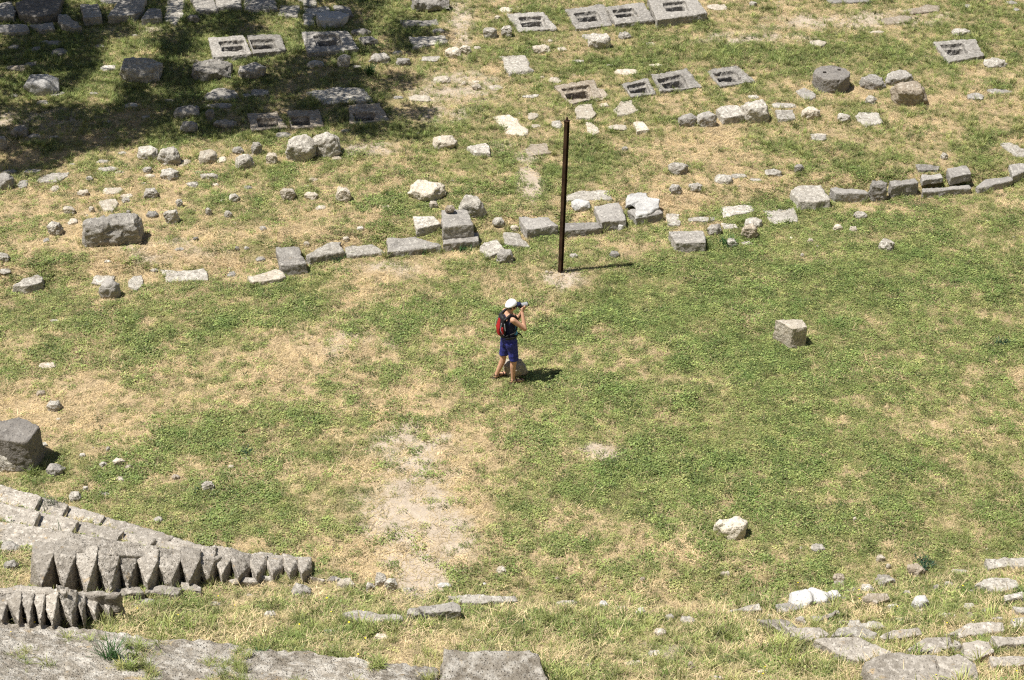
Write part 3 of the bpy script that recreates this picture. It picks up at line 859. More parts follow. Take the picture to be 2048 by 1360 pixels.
def ground_material():
    m, nt, b = mat('turf_and_earth'); L = nt.links
    tc = N(nt, 'ShaderNodeTexCoord'); P = tc.outputs['Object']
    def nz(s, d=5, r=0.6):
        n = N(nt, 'ShaderNodeTexNoise', Scale=s, Detail=d, Roughness=r); L.new(P, n.inputs['Vector']); return n.outputs[0]
    ag = N(nt, 'ShaderNodeAttribute', _attribute_name='green'); ad = N(nt, 'ShaderNodeAttribute', _attribute_name='dirt')
    fine, mid, grit = nz(30), nz(7), nz(110, 3, 0.7)
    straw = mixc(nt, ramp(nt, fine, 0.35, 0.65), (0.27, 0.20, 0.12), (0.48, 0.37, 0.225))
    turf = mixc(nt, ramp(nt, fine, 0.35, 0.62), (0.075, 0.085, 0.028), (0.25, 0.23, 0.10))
    earth = mixc(nt, ramp(nt, mid, 0.35, 0.65), (0.33, 0.272, 0.205), (0.43, 0.36, 0.28))
    earth = mixc(nt, ramp(nt, grit, 0.60, 0.72), earth, (0.58, 0.50, 0.40))
    s1 = N(nt, 'ShaderNodeMath', _operation='MULTIPLY_ADD'); L.new(mid, s1.inputs[0]); s1.inputs[1].default_value = 0.5; L.new(ag.outputs['Fac'], s1.inputs[2])
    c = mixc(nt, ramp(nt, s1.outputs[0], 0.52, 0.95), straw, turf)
    s2 = N(nt, 'ShaderNodeMath', _operation='MULTIPLY_ADD'); L.new(fine, s2.inputs[0]); s2.inputs[1].default_value = 0.6; L.new(ad.outputs['Fac'], s2.inputs[2])
    c = mixc(nt, ramp(nt, s2.outputs[0], 0.48, 0.92), c, earth)
    L.new(c, b.inputs['Base Color']); b.inputs['Roughness'].default_value = 0.95; b.inputs['Specular IOR Level'].default_value = 0.1
    h = N(nt, 'ShaderNodeMath', _operation='ADD'); L.new(fine, h.inputs[0]); L.new(mid, h.inputs[1])
    bp = N(nt, 'ShaderNodeBump', Strength=0.7, Distance=0.03); L.new(h.outputs[0], bp.inputs['Height']); L.new(bp.outputs[0], b.inputs['Normal'])
    return m
def build_ground():
    xs = np.concatenate([[-400, -160, -80, -40, -24], np.arange(-16, 16.01, 0.09), [24, 40, 80, 160, 400]])
    ys = np.concatenate([[-300, -120, -50, -20, -8, 0, 4, 8], np.arange(11, 44.01, 0.09), [50, 60, 80, 140, 400]])
    X, Y = np.meshgrid(xs, ys); g, d, Z, U, V = fields(X, Y)
    Z = Z + (fbm(X, Y, 5.0, 2, 21.0) - 0.5) * 0.02
    for poly in HOLES:
        Z[inside(poly, X, Y)] -= 0.62
    nx, ny = len(xs), len(ys)
    co = np.stack([X, Y, Z], -1).reshape(-1, 3)
    i = np.arange(nx * ny).reshape(ny, nx)
    fc = np.stack([i[:-1, :-1], i[:-1, 1:], i[1:, 1:], i[1:, :-1]], -1).reshape(-1, 4)
    me = bpy.data.meshes.new('ground'); me.vertices.add(len(co)); me.vertices.foreach_set('co', co.ravel())
    me.loops.add(fc.size); me.loops.foreach_set('vertex_index', fc.ravel())
    me.polygons.add(len(fc)); me.polygons.foreach_set('loop_start', np.arange(len(fc)) * 4); me.polygons.foreach_set('loop_total', np.full(len(fc), 4))
    me.update(); me.validate()
    for nm, arr in (('green', g), ('dirt', d)):
        a = me.attributes.new(nm, 'FLOAT', 'POINT'); a.data.foreach_set('value', arr.ravel().astype(np.float32))
    me.polygons.foreach_set('use_smooth', np.ones(len(fc), bool)); me.materials.append(ground_material())
    o = bpy.data.objects.new('ground', me); COL.objects.link(o); o['kind'] = 'structure'
    return o
# ------------------------------------------------------------------ grass, clover and straw
def grass_material(name, ramp_cols, trans=0.3):
    m, nt, b = mat(name); L = nt.links
    t = N(nt, 'ShaderNodeAttribute', _attribute_name='tone', _attribute_type='INSTANCER'); bri = N(nt, 'ShaderNodeAttribute', _attribute_name='bri', _attribute_type='INSTANCER')
    cr = N(nt, 'ShaderNodeValToRGB'); L.new(t.outputs['Fac'], cr.inputs[0]); e = cr.color_ramp.elements
    e[0].position = 0; e[0].color = (*ramp_cols[0], 1); e[1].position = 1; e[1].color = (*ramp_cols[-1], 1)
    for k, c in enumerate(ramp_cols[1:-1]): q = e.new((k + 1) / (len(ramp_cols) - 1)); q.color = (*c, 1)
    hs = N(nt, 'ShaderNodeHueSaturation'); L.new(cr.outputs[0], hs.inputs['Color']); L.new(bri.outputs['Fac'], hs.inputs['Value'])
    L.new(hs.outputs[0], b.inputs['Base Color']); b.inputs['Roughness'].default_value = 0.55; b.inputs['Specular IOR Level'].default_value = 0.3
    tr = N(nt, 'ShaderNodeBsdfTranslucent'); L.new(hs.outputs[0], tr.inputs[0])
    mx = N(nt, 'ShaderNodeMixShader', Fac=trans); L.new(b.outputs[0], mx.inputs[1]); L.new(tr.outputs[0], mx.inputs[2])
    L.new(mx.outputs[0], nt.nodes['Material Output'].inputs[0]); return m
GRAMP = [(0.60, 0.475, 0.285), (0.46, 0.38, 0.20), (0.33, 0.325, 0.125), (0.225, 0.27, 0.082), (0.14, 0.20, 0.055)]
def blade(V, Fc, r, x, y, length, lean, width, ang, curl=0.5, seg=2):
    ca, sa = math.cos(ang), math.sin(ang); px, py = -sa * width / 2, ca * width / 2
    pts = []; h = 0.0; z = 0.0; th = math.pi / 2 - lean
    for k in range(seg + 1):
        pts.append((h, z)); th2 = th - curl * k
        h += math.cos(th2) * length / seg; z += math.sin(th2) * length / seg
    b = len(V)
    for k, (hh, zz) in enumerate(pts[:-1]):
        f = 1 - 0.35 * k / seg
        V.append((x + ca * hh + px * f, y + sa * hh + py * f, max(zz, 0.002))); V.append((x + ca * hh - px * f, y + sa * hh - py * f, max(zz, 0.002)))
    hh, zz = pts[-1]; V.append((x + ca * hh, y + sa * hh, max(zz, 0.003)))
    for k in range(seg - 1): Fc.append((b + 2 * k, b + 2 * k + 1, b + 2 * k + 3, b + 2 * k + 2))
    Fc.append((b + 2 * seg - 2, b + 2 * seg - 1, b + 2 * seg))
def clump(kind, seed):
    r = random.Random(seed); V, Fc = [], []
    U = r.uniform
    if kind == 'clover':
        for i in range(26):
            a = U(0, 6.28); d = 0.075 * math.sqrt(r.random()); x, y, z = d * math.cos(a), d * math.sin(a), U(0.008, 0.038)
            s = U(0.006, 0.0115); t = U(0, 6.28); tx, ty = U(-.5, .5), U(-.5, .5); b = len(V)
            for q in range(4):
                u, v = s * math.cos(t + q * 1.57), s * math.sin(t + q * 1.57); V.append((x + u, y + v, z + u * tx + v * ty))
            Fc.append((b, b + 1, b + 2, b + 3))
        for i in range(5): blade(V, Fc, r, U(-.06, .06), U(-.06, .06), U(.03, .06), U(.2, .9), U(.003, .005), U(0, 6.28))
    elif kind == 'turf':
        for i in range(20): blade(V, Fc, r, U(-.06, .06), U(-.06, .06), U(.03, .075), U(.2, 1.0), U(.0035, .0065), U(0, 6.28), U(.1, .7))
    elif kind == 'straw':
        for i in range(13): blade(V, Fc, r, U(-.07, .07), U(-.07, .07), U(.05, .14), U(1.1, 1.5), U(.003, .0055), U(0, 6.28), U(-.05, .2))
    elif kind == 'stalk':
        for i in range(2): blade(V, Fc, r, U(-.04, .04), U(-.04, .04), U(.16, .34), U(1.25, 1.48), U(.005, .008), U(0, 6.28), U(0.0, .12), 4)
    elif kind == 'tuft':
        for i in range(18): blade(V, Fc, r, U(-.035, .035), U(-.035, .035), U(.09, .2), U(.05, .75), U(.005, .009), U(0, 6.28), U(.1, .5), 3)
    elif kind == 'sprig':
        for i in range(5): blade(V, Fc, r, U(-.02, .02), U(-.02, .02), U(.2, .4), U(.05, .45), U(.004, .007), U(0, 6.28), U(.02, .2), 3)
    return V, Fc
def scatter(name, X, Y, kinds, K, S, tone, bri, m, label, cat, lift=0.0, Z=None):
    col = bpy.data.collections.new(name + '_sources')
    for i, (kd, sd) in enumerate(kinds):
        V, Fc = clump(kd, sd); me = bpy.data.meshes.new(kd); me.from_pydata(V, [], Fc); me.materials.append(m)
        col.objects.link(bpy.data.objects.new('%s_%02d_%s' % (name, i, kd), me))
    Z = terrain(X, Y) + lift if Z is None else Z
    me = bpy.data.meshes.new(name); me.vertices.add(len(X)); me.vertices.foreach_set('co', np.stack([X, Y, Z], -1).ravel())
    n = len(X)
    for nm, ty, arr in (('kind', 'INT', K.astype(np.int32)), ('scl', 'FLOAT', S.astype(np.float32)), ('tone', 'FLOAT', tone.astype(np.float32)), ('bri', 'FLOAT', bri.astype(np.float32)), ('turn', 'FLOAT', (rs.rand(n) * 6.283).astype(np.float32))):
        a = me.attributes.new(nm, ty, 'POINT'); a.data.foreach_set('value', arr)
    me.materials.append(m)
    o = bpy.data.objects.new(name, me); COL.objects.link(o)
    ng = bpy.data.node_groups.new(name, 'GeometryNodeTree'); ng.is_modifier = True
    ng.interface.new_socket('Geometry', in_out='INPUT', socket_type='NodeSocketGeometry'); ng.interface.new_socket('Geometry', in_out='OUTPUT', socket_type='NodeSocketGeometry')
    nn = ng.nodes; L = ng.links; gi = nn.new('NodeGroupInput'); go = nn.new('NodeGroupOutput')
    ip = nn.new('GeometryNodeInstanceOnPoints'); ci = nn.new('GeometryNodeCollectionInfo')
    ci.inputs['Collection'].default_value = col; ci.inputs['Separate Children'].default_value = True; ci.inputs['Reset Children'].default_value = True
    def at(nm, ty):
        q = nn.new('GeometryNodeInputNamedAttribute'); q.data_type = ty; q.inputs['Name'].default_value = nm; return q.outputs[0]
    cx = nn.new('ShaderNodeCombineXYZ'); L.new(at('turn', 'FLOAT'), cx.inputs[2])
    L.new(gi.outputs[0], ip.inputs['Points']); L.new(ci.outputs[0], ip.inputs['Instance']); ip.inputs['Pick Instance'].default_value = True
    L.new(at('kind', 'INT'), ip.inputs['Instance Index']); L.new(cx.outputs[0], ip.inputs['Rotation']); L.new(at('scl', 'FLOAT'), ip.inputs['Scale'])
    L.new(ip.outputs[0], go.inputs[0])
    md = o.modifiers.new('scatter', 'NODES'); md.node_group = ng
    o['kind'] = 'stuff'; o['label'] = label; o['category'] = cat
    return o
def grow_grass():
    sp = 0.046
    xs = np.arange(-15, 15, sp); ys = np.arange(13.0, 41.5, sp)
    X, Y = np.meshgrid(xs, ys); X = (X + (rs.rand(*X.shape) - .5) * sp * 1.6).ravel(); Y = (Y + (rs.rand(*Y.shape) - .5) * sp * 1.6).ravel()
    g, d, Z, U, V = fields(X, Y)
    keep = (U > -90) & (U < 2138) & (V > -70) & (V < 1460)
    X, Y, g, d, U, V = (a[keep] for a in (X, Y, g, d, U, V))
    ok = np.ones(len(X), bool)
    for poly in FOOT:
        P = np.array(poly); bb = (X > P[:, 0].min()) & (X < P[:, 0].max()) & (Y > P[:, 1].min()) & (Y < P[:, 1].max())
        j = np.nonzero(bb)[0]
        if len(j): ok[j[inside(poly, X[j], Y[j])]] = False
    near = np.clip((V - 1120) / 120, 0, 1); far = np.clip((420 - V) / 150, 0, 1)
    dens = np.where(g > 0.5, 1.0, 0.72) * (1 - 0.88 * np.clip(d * 1.15, 0, 1))
    ok &= rs.rand(len(X)) < dens
    X, Y, g, d, U, V, near, far = (a[ok] for a in (X, Y, g, d, U, V, near, far))
    n = len(X); u = rs.rand(n); loc = g + 0.3 * rs.randn(n)
    field = (1 - near) * (1 - far)
    clov = vnoise(X, Y, 0.5, 77.0) > 0.36
    K = np.where(loc > 0.52, np.where((u < np.where(clov, 0.8, 0.2) * field + 0.12), u * 997 % 3, 3 + u * 991 % 3), 6 + u * 983 % 3).astype(int)
    K = np.where((loc > 0.42) & (u > 0.972 - 0.06 * near - 0.05 * far), 11 + (u * 977 % 3).astype(int), K)
    K = np.where((loc <= 0.6) & (u < 0.016), 9 + (u * 971 % 2).astype(int), K)
    K = np.where((g < 0.2) & (V < 520) & (u > 0.8), 9 + (u * 971 % 2).astype(int), K)
    K = np.where((far > 0.2) & (loc > 0.5) & (u > 0.86), 11 + (u * 977 % 3).astype(int), K)
    K = np.where((near > 0.3) & (u > 0.997), 14, K)
    kinds = [('clover', 1), ('clover', 2), ('clover', 3), ('turf', 4), ('turf', 5), ('turf', 6), ('straw', 7), ('straw', 8), ('straw', 9), ('stalk', 10), ('stalk', 11), ('tuft', 12), ('tuft', 13), ('tuft', 14), ('sprig', 15)]
    S = (0.62 + 0.7 * rs.rand(n)) * (1 + 0.25 * near)
    pat = fbm(X, Y, 1.7, 3, 61.0) - 0.5
    S = S * np.clip(1 + 0.9 * pat, 0.75, 1.3)
    S = np.where((K == 9) | (K == 10), S * 0.8, S)
    S = np.where(K >= 11, S * (0.65 + 0.35 * near + 0.2 * far), S)
    tone = np.clip(np.where(K <= 5, 0.60 + 0.5 * (loc - 0.55), np.where(K >= 11, 0.62 + 0.3 * (loc - .6), 0.04 + 0.28 * np.clip(loc, 0, 1))) + 0.07 * rs.randn(n) + np.where(K <= 5, 0.42 * pat, 0), 0, 1)
    bri = np.clip(1.0 + 0.36 * rs.randn(n), 0.35, 1.9)
    gm = grass_material('grass_blades', GRAMP)
    scatter('grass', X, Y, kinds, K, S, tone, bri, gm, 'short green clover turf and dry yellow straw covering the field', 'grass')
    # longer grass that the mower and the feet spare, round the foot of the stones
    ex, ey = [], []
    for poly in FOOT:
        P = np.array(poly); c = P.mean(0)
        for i in range(len(P)):
            a, b = P[i], P[(i + 1) % len(P)]; ln = np.hypot(*(b - a)); m = int(ln / 0.07)
            for q in range(m):
                if rs.rand() < 0.55:
                    t = rs.rand(); p = a + (b - a) * t; o = (p - c); o = o / (np.hypot(*o) + 1e-6); p = p + o * (0.03 + 0.09 * rs.rand()); ex.append(p[0]); ey.append(p[1])
    X, Y = np.array(ex), np.array(ey); ok = np.ones(len(X), bool)
    for poly in FOOT: ok &= ~inside(poly, X, Y)
    X, Y = X[ok], Y[ok]; g, d, Z, U, V = fields(X, Y)
    ok = rs.rand(len(X)) < np.clip(0.25 + g, 0, 1); X, Y, g = X[ok], Y[ok], g[ok]; n = len(X)
    K = (rs.rand(n) * 5).astype(int)
    kinds = [('tuft', 21), ('tuft', 22), ('turf', 23), ('turf', 24), ('straw', 25)]
    scatter('grass_fringe', X, Y, kinds, K, 0.55 + 0.75 * rs.rand(n), np.clip(np.where(K == 4, .1, .45 + .45 * g) + .08 * rs.randn(n), 0, 1), np.clip(1 + .2 * rs.randn(n), .5, 1.5), gm, 'longer grass left standing round the feet of the stones', 'grass')
def walk_grass():
    X, Y, Z = [], [], []
    for poly in WALKS:
        P = np.array(poly); n = 900; x = rs.uniform(P[:, 0].min(), P[:, 0].max(), n); y = rs.uniform(P[:, 1].min(), P[:, 1].max(), n)
        ok = inside(poly, x, y) & (fbm(x, y, 2.6, 3, 55.0) > 0.63); X += list(x[ok]); Y += list(y[ok]); Z += list(terrain(x[ok], y[ok]) + 0.14)
    X, Y, Z = map(np.array, (X, Y, Z)); n = len(X)
    K = np.where(rs.rand(n) < 0.25, 3, (rs.rand(n) * 3).astype(int)); kinds = [('turf', 31), ('turf', 32), ('straw', 33), ('tuft', 34)]
    scatter('grass_in_joints', X, Y, kinds, K, 0.5 + 0.6 * rs.rand(n), np.clip(np.where(K == 2, .1, .7) + .1 * rs.randn(n), 0, 1), np.clip(1 + .3 * rs.randn(n), .4, 1.6), bpy.data.materials['grass_blades'], 'small grass and dry stalks rooted on the stone walk', 'grass', 0.0, Z)
def pebbles():
    V, Fc = [], []
    n = 900; X = rs.uniform(-13, 13, n); Y = rs.uniform(14, 40, n); g, d, Z, U, Vp = fields(X, Y)
    for i in range(n):
        if rs.rand() > 0.25 + d[i] + 0.3 * (Vp[i] < 450): continue
        s = rs.uniform(0.012, 0.04); b = len(V); q = rs.rand(6, 3) * .5 + .7
        for k, (x, y, z) in enumerate([(1, 0, 0), (-1, 0, 0), (0, 1, 0), (0, -1, 0), (0, 0, .7), (0, 0, -.7)]): V.append((X[i] + x * s * q[k, 0], Y[i] + y * s * q[k, 1], Z[i] + .006 + z * s * q[k, 2]))
        for t in ((0, 2, 4), (2, 1, 4), (1, 3, 4), (3, 0, 4), (2, 0, 5), (1, 2, 5), (3, 1, 5), (0, 3, 5)): Fc.append(tuple(b + k for k in t))
    o = mesh_obj('gravel', V, Fc, STONE['w']); o['kind'] = 'stuff'; o['label'] = 'scattered pebbles and stone chips on the dry ground'; o['category'] = 'gravel'
# ------------------------------------------------------------------ stone seating at lower left
WALKS = []
def nearer(p, t): return p + (Vector((0, 0, CAMH)) - p).normalized() * t
def seating():
    k = ZOOM['H'][2]
    lines = [lambda x: 82 + 0.298 * x, lambda x: 185 + 0.232 * x, lambda x: 292 + 0.165 * x, lambda x: 436 + 0.066 * x]
    names = ['lowest curved seat row bordering the green field at lower left', 'second curved seat row up from the field at lower left', 'third curved seat row, just behind the big stone teeth']
    # rows of toothed stones: apex, foot and front point of each tooth
    rows = [('big toothed row of leaning seat stones at lower left',
      [('M','735,165','715,555','480,540'),('M','945,205','955,570','745,560'),('M','1208,205','1205,580','1010,585'),('M','1460,230','1455,555','1290,585'),('M','1665,225','1660,505','1500,530'),('M','1887,245','1890,520','1720,515'),
       ('N','173,345','170,605','20,605'),('N','405,345','395,620','220,605'),('N','578,295','570,550','470,540'),('N','750,335','750,540','600,535'),('N','970,415','965,550','800,550'),('N','1160,400','1150,510','1010,530'),('N','1355,435','1350,490','1200,520'),('N','1520,440','1520,505','1400,500'),('N','1668,455','1668,520','1545,512')]),
     ('smaller toothed row of seat stones at the left edge, nearer the camera',
      [('M','-20,735','-10,925','-130,930'),('M','120,725','140,930','20,935'),('M','288,655','325,970','215,960'),('M','460,680','465,985','340,980'),('M','590,690','592,1000','470,985'),('M','730,618','765,990','610,995'),('M','945,650','962,935','840,960'),('M','1035,695','1040,905','965,930'),('M','1215,665','1202,835','1115,860'),('M','1342,700','1345,830','1280,835')])]
    def tooth_tops(rw):
        xs, zs = [], []
        for z, ap, ft, fr in rw:
            a, b = zp(z, ap), zp(z, ft); g = on_ground(*b); k, an = scale_at(g); xs.append(a[0]); zs.append(g.z + max(0.12, (b[1] - a[1]) / (k * math.cos(an))))
        return xs, zs
    TZ = [tooth_tops(t[1]) for t in rows]
    for r in range(3):
        x = -60; root = None; xe = [1830, 1330, 1220][r]
        while x < xe:
            ln = rnd.uniform(130, 330) if r < 2 else rnd.uniform(120, 300); x2 = min(x + ln, xe + 20)
            sk = 45
            top = [(x + sk, lines[r](x + sk)), (x2 + sk + 16, lines[r](x2 + sk)), (x2 + 16, lines[r + 1](x2) + 14), (x, lines[r + 1](x) + 14)]
            top = [zp('H', '%f,%f' % p) for p in top]
            c = (sum(p[0] for p in top) / 4, sum(p[1] for p in top) / 4)
            z = on_ground(c[0], c[1] + 4).z + 0.10 + rnd.uniform(-0.02, 0.03)
            if r == 2 and c[0] > 70: z = float(np.interp(c[0], *TZ[0])) - 0.03 + rnd.uniform(-.012, .015)
            tops = [on_z(p[0], p[1], (z if r < 2 or c[0] < 70 else float(np.interp(p[0], *TZ[0])) - 0.035) + rnd.uniform(-.012, .012)) for p in top]; ctr = sum(tops, Vector()) / 4
            if root is None:
                root = empty('seating_row', (ctr.x, ctr.y, z - 0.45)); tag(root, names[r], 'seating', 'curved stone seat rows'); O = root.location.copy()
            bm = bmesh.new(); add_prism(bm, [t - ctr for t in tops], 0.62, 0.0)
            o = bm_obj('seat_block', bm, STONE['s'], root, ctr - O); weather(o, 0.6, 0.5, 0.02, 0)
            FOOT.append([(t.x, t.y) for t in tops]); x = x2
    for label, teeth in rows:
        root = None; prev = None
        for z, ap, ft, fr in teeth:
            a, b, c = zp(z, ap), zp(z, ft), zp(z, fr)
            B1 = on_ground(*b); s, an = scale_at(B1); H = max(0.12, (b[1] - a[1]) / (s * math.cos(an)))
            B = Vector((B1.x, B1.y, B1.z + H)); C = nearer(on_z(c[0], c[1], B1.z), 0.56)
            if prev is None: D = on_z(c[0] - 22, c[1] - 6, B1.z); A = B + Vector((-0.3, 0.02, -0.02))
            else: D, A = prev; A = A + Vector((-0.05, 0.03, -0.01)); D = D + Vector((-0.015, 0, 0))
            if root is None:
                root = empty('toothed_seating_row', B1.copy()); tag(root, label, 'seating', 'toothed seat rows'); O = root.location.copy()
            back = Vector((-0.03, 0.25 if 'big' in label else 0.12, -0.02)); g = Vector((0, 0, -0.45))
            top_l = Vector((A.x, A.y, A.z)); D2 = nearer(D, 0.14); P = [top_l, B, C, D2, B + Vector((0, 0, -H - 0.1)), top_l + back, B + back, top_l + back + g, B + back + g, C + Vector((0, 0.02, -0.55)), D2 + Vector((0, 0.02, -0.55))]
            ctr = sum(P, Vector()) / len(P); bm = bmesh.new(); hull(bm, [p - ctr for p in P]); bmesh.ops.recalc_face_normals(bm, faces=bm.faces[:])
            o = bm_obj('seat_stone', bm, STONE['s'], root, ctr - O); weather(o, 0.4, rnd.uniform(.5, 1.0), 0.015, 0)
            FOOT.append([(D.x, D.y), (C.x, C.y), (B.x, B.y), ((B + back).x, (B + back).y), ((A + back).x, (A + back).y)])
            prev = (B1 + Vector((0.01, 0, 0)), B + Vector((0.012, 0.0, rnd.uniform(-.05, .02))))
    # treads: the strip between the tooth rows and the wide walk at the bottom edge
    def tread(label, polys, h, m='s', zz=None):
        root = None
        for pts in polys:
            xm = sum(p[0] for p in pts) / len(pts); P = [zp('H', '%f,%f' % (p[0] + (45 if p[0] > xm else -20), p[1])) for p in pts]
            c = (sum(p[0] for p in P) / len(P), sum(p[1] for p in P) / len(P)); z = on_ground(*c).z + h if not zz else zz(c[0])
            z += rnd.uniform(-.004, .004); tops = [on_z(p[0], p[1], z) for p in P] if zz is not False else [on_ground(p[0], p[1], 0.16) for p in P]; ctr = sum(tops, Vector()) / len(tops)
            if root is None: root = empty('stone_tread', (ctr.x, ctr.y, z - 0.4)); tag(root, label, 'seating', 'curved stone seat rows'); O = root.location.copy()
            bm = bmesh.new(); add_prism(bm, [t - ctr for t in tops], 0.6, 0.0)
            o = bm_obj('tread_block', bm, STONE[m], root, ctr - O); weather(o, 0.9, 0.75 if m == 'k' else 0.45, 0.024, 1); FOOT.append([(t.x, t.y) for t in tops])
            if m == 'k': WALKS.append([(t.x, t.y) for t in tops])
    tread('smooth stone tread between the two toothed rows at the left edge', [[(-60, 690), (130, 668), (128, 722), (-60, 722)], [(133, 668), (350, 692), (345, 722), (130, 720)], [(355, 693), (670, 716), (640, 738), (350, 724)]], 0.16, 's', lambda x: float(np.interp(x, *TZ[1])) - 0.01)
    tread('wide weathered stone walk along the bottom left edge', [[(-80, 872), (420, 912), (400, 1400), (-80, 1400)], [(408, 912), (820, 962), (805, 1400), (390, 1400)], [(806, 963), (1370, 1020), (1350, 1400), (790, 1400)], [(1356, 1020), (1800, 1062), (1790, 1400), (1336, 1400)], [(1786, 1061), (2200, 1112), (2210, 1400), (1776, 1400)], [(2186, 1111), (2400, 1140), (2520, 1165), (2530, 1400), (2196, 1400)]], 0.22, 'k', False)
# ------------------------------------------------------------------ column drum, post
def drum():
    c = on_ground(1348 + 921 / 2.9257, 478 / 2.9257 + 14); c.y += 0.12
    R, H = 0.405, 0.36; base = Vector((c.x, c.y, float(terrain(c.x, c.y)) - 0.05))
    bm = bmesh.new(); n = 40
    prof = [(0.0, 0), (R * .97, 0), (R, .06), (R * 1.01, H * .6), (R * .985, H), (R * .95, H + .03), (0, H + .035)]
    rings = []
    for r, z in prof[1:-1]: rings.append([bm.verts.new((r * math.cos(t) * (1 + .012 * math.sin(5 * t)), r * math.sin(t), z)) for t in np.linspace(0, 2 * math.pi, n + 1)[:-1]])
    for p, q in zip(rings, rings[1:]):
        for i in range(n): bm.faces.new((p[i], p[(i + 1) % n], q[(i + 1) % n], q[i]))
    bm.faces.new(rings[0][::-1]); bm.faces.new(rings[-1])
    o = bm_obj('column_drum', bm, STONE['n'], None, base); weather(o, 0.45, 0.6, 0.016, 1)
    tag(o, 'dark round column drum with two dowel holes, right of the sockets', 'column drum')
    for dx, dy in ((-.17, -.02), (.17, .11)):
        V = [(dx + x * .035, dy + y * .028, H - .03 + zz) for zz in (0, .075) for x, y in ((-1, -1), (1, -1), (1, 1), (-1, 1))]
        mesh_obj('painted_dowel_hole', V, [(3, 2, 1, 0), (4, 5, 6, 7), (0, 1, 5, 4), (1, 2, 6, 5), (2, 3, 7, 6), (3, 0, 4, 7)], HOLEMAT, o)  # solid dark block in place of a hole, its inner shade painted on
    FOOT.append([(base.x + R * math.cos(t), base.y + R * math.sin(t)) for t in np.linspace(0, 6.28, 13)[:-1]])
def post():
    b = on_ground(1121, 544); d = ray(1134, 242); t = b.y / d[1]; top = Vector((d[0] * t, b.y, CAMH + d[2] * t))
    root = empty('steel_post', b); tag(root, 'tall rusty brown steel post standing alone in the grass', 'post')
    ax = (top - b); Lh = ax.length; q = ax.to_track_quat('Z', 'Y'); root.rotation_euler = q.to_euler()
    hw, hd, tk = 0.037, 0.032, 0.008
    prof = [(-hw, -hd), (-hw + tk, -hd), (-hw + tk, -tk / 2), (hw - tk, -tk / 2), (hw - tk, -hd), (hw, -hd), (hw, hd), (hw - tk, hd), (hw - tk, tk / 2), (-hw + tk, tk / 2), (-hw + tk, hd), (-hw, hd)]
    n = len(prof); rz = Matrix.Rotation(math.radians(-38), 2); prof = [rz @ Vector(p) for p in prof]
    V = [(x, y, z) for z in (-0.3, Lh) for x, y in prof]
    Fc = [tuple(range(n))[::-1], tuple(range(n, 2 * n))] + [(i, (i + 1) % n, n + (i + 1) % n, n + i) for i in range(n)]
    # four sides closed by the flanges read as a narrow box beam
    rust = plain('rusty_steel', (0.052, 0.029, 0.018), 0.6, 0.6, 5, 0.3, 0.4)
    mesh_obj('beam', V, Fc, rust, root)
    bm = bmesh.new(); bmesh.ops.create_cone(bm, cap_ends=True, segments=12, radius1=.02, radius2=.017, depth=.07); bm_obj('peg', bm, rust, root, (0.0, 0, Lh + .034))
    V = [(x * .046, y * .04, z) for z in (Lh - .001, Lh + .011) for x, y in ((-1, -1), (1, -1), (1, 1), (-1, 1))]
    V = [(*(rz @ Vector((x, y))), z) for x, y, z in V]
    mesh_obj('cap_plate', V, [(3, 2, 1, 0), (4, 5, 6, 7), (0, 1, 5, 4), (1, 2, 6, 5), (2, 3, 7, 6), (3, 0, 4, 7)], rust, root)
    FOOT.append([(b.x + .09 * math.cos(t), b.y + .09 * math.sin(t)) for t in np.linspace(0, 6.28, 9)[:-1]])
HOLEMAT = plain('painted_hole_shade', (0.03, 0.026, 0.022), 1.0)  # near-black colour paints the shade inside the drum's dowel holes
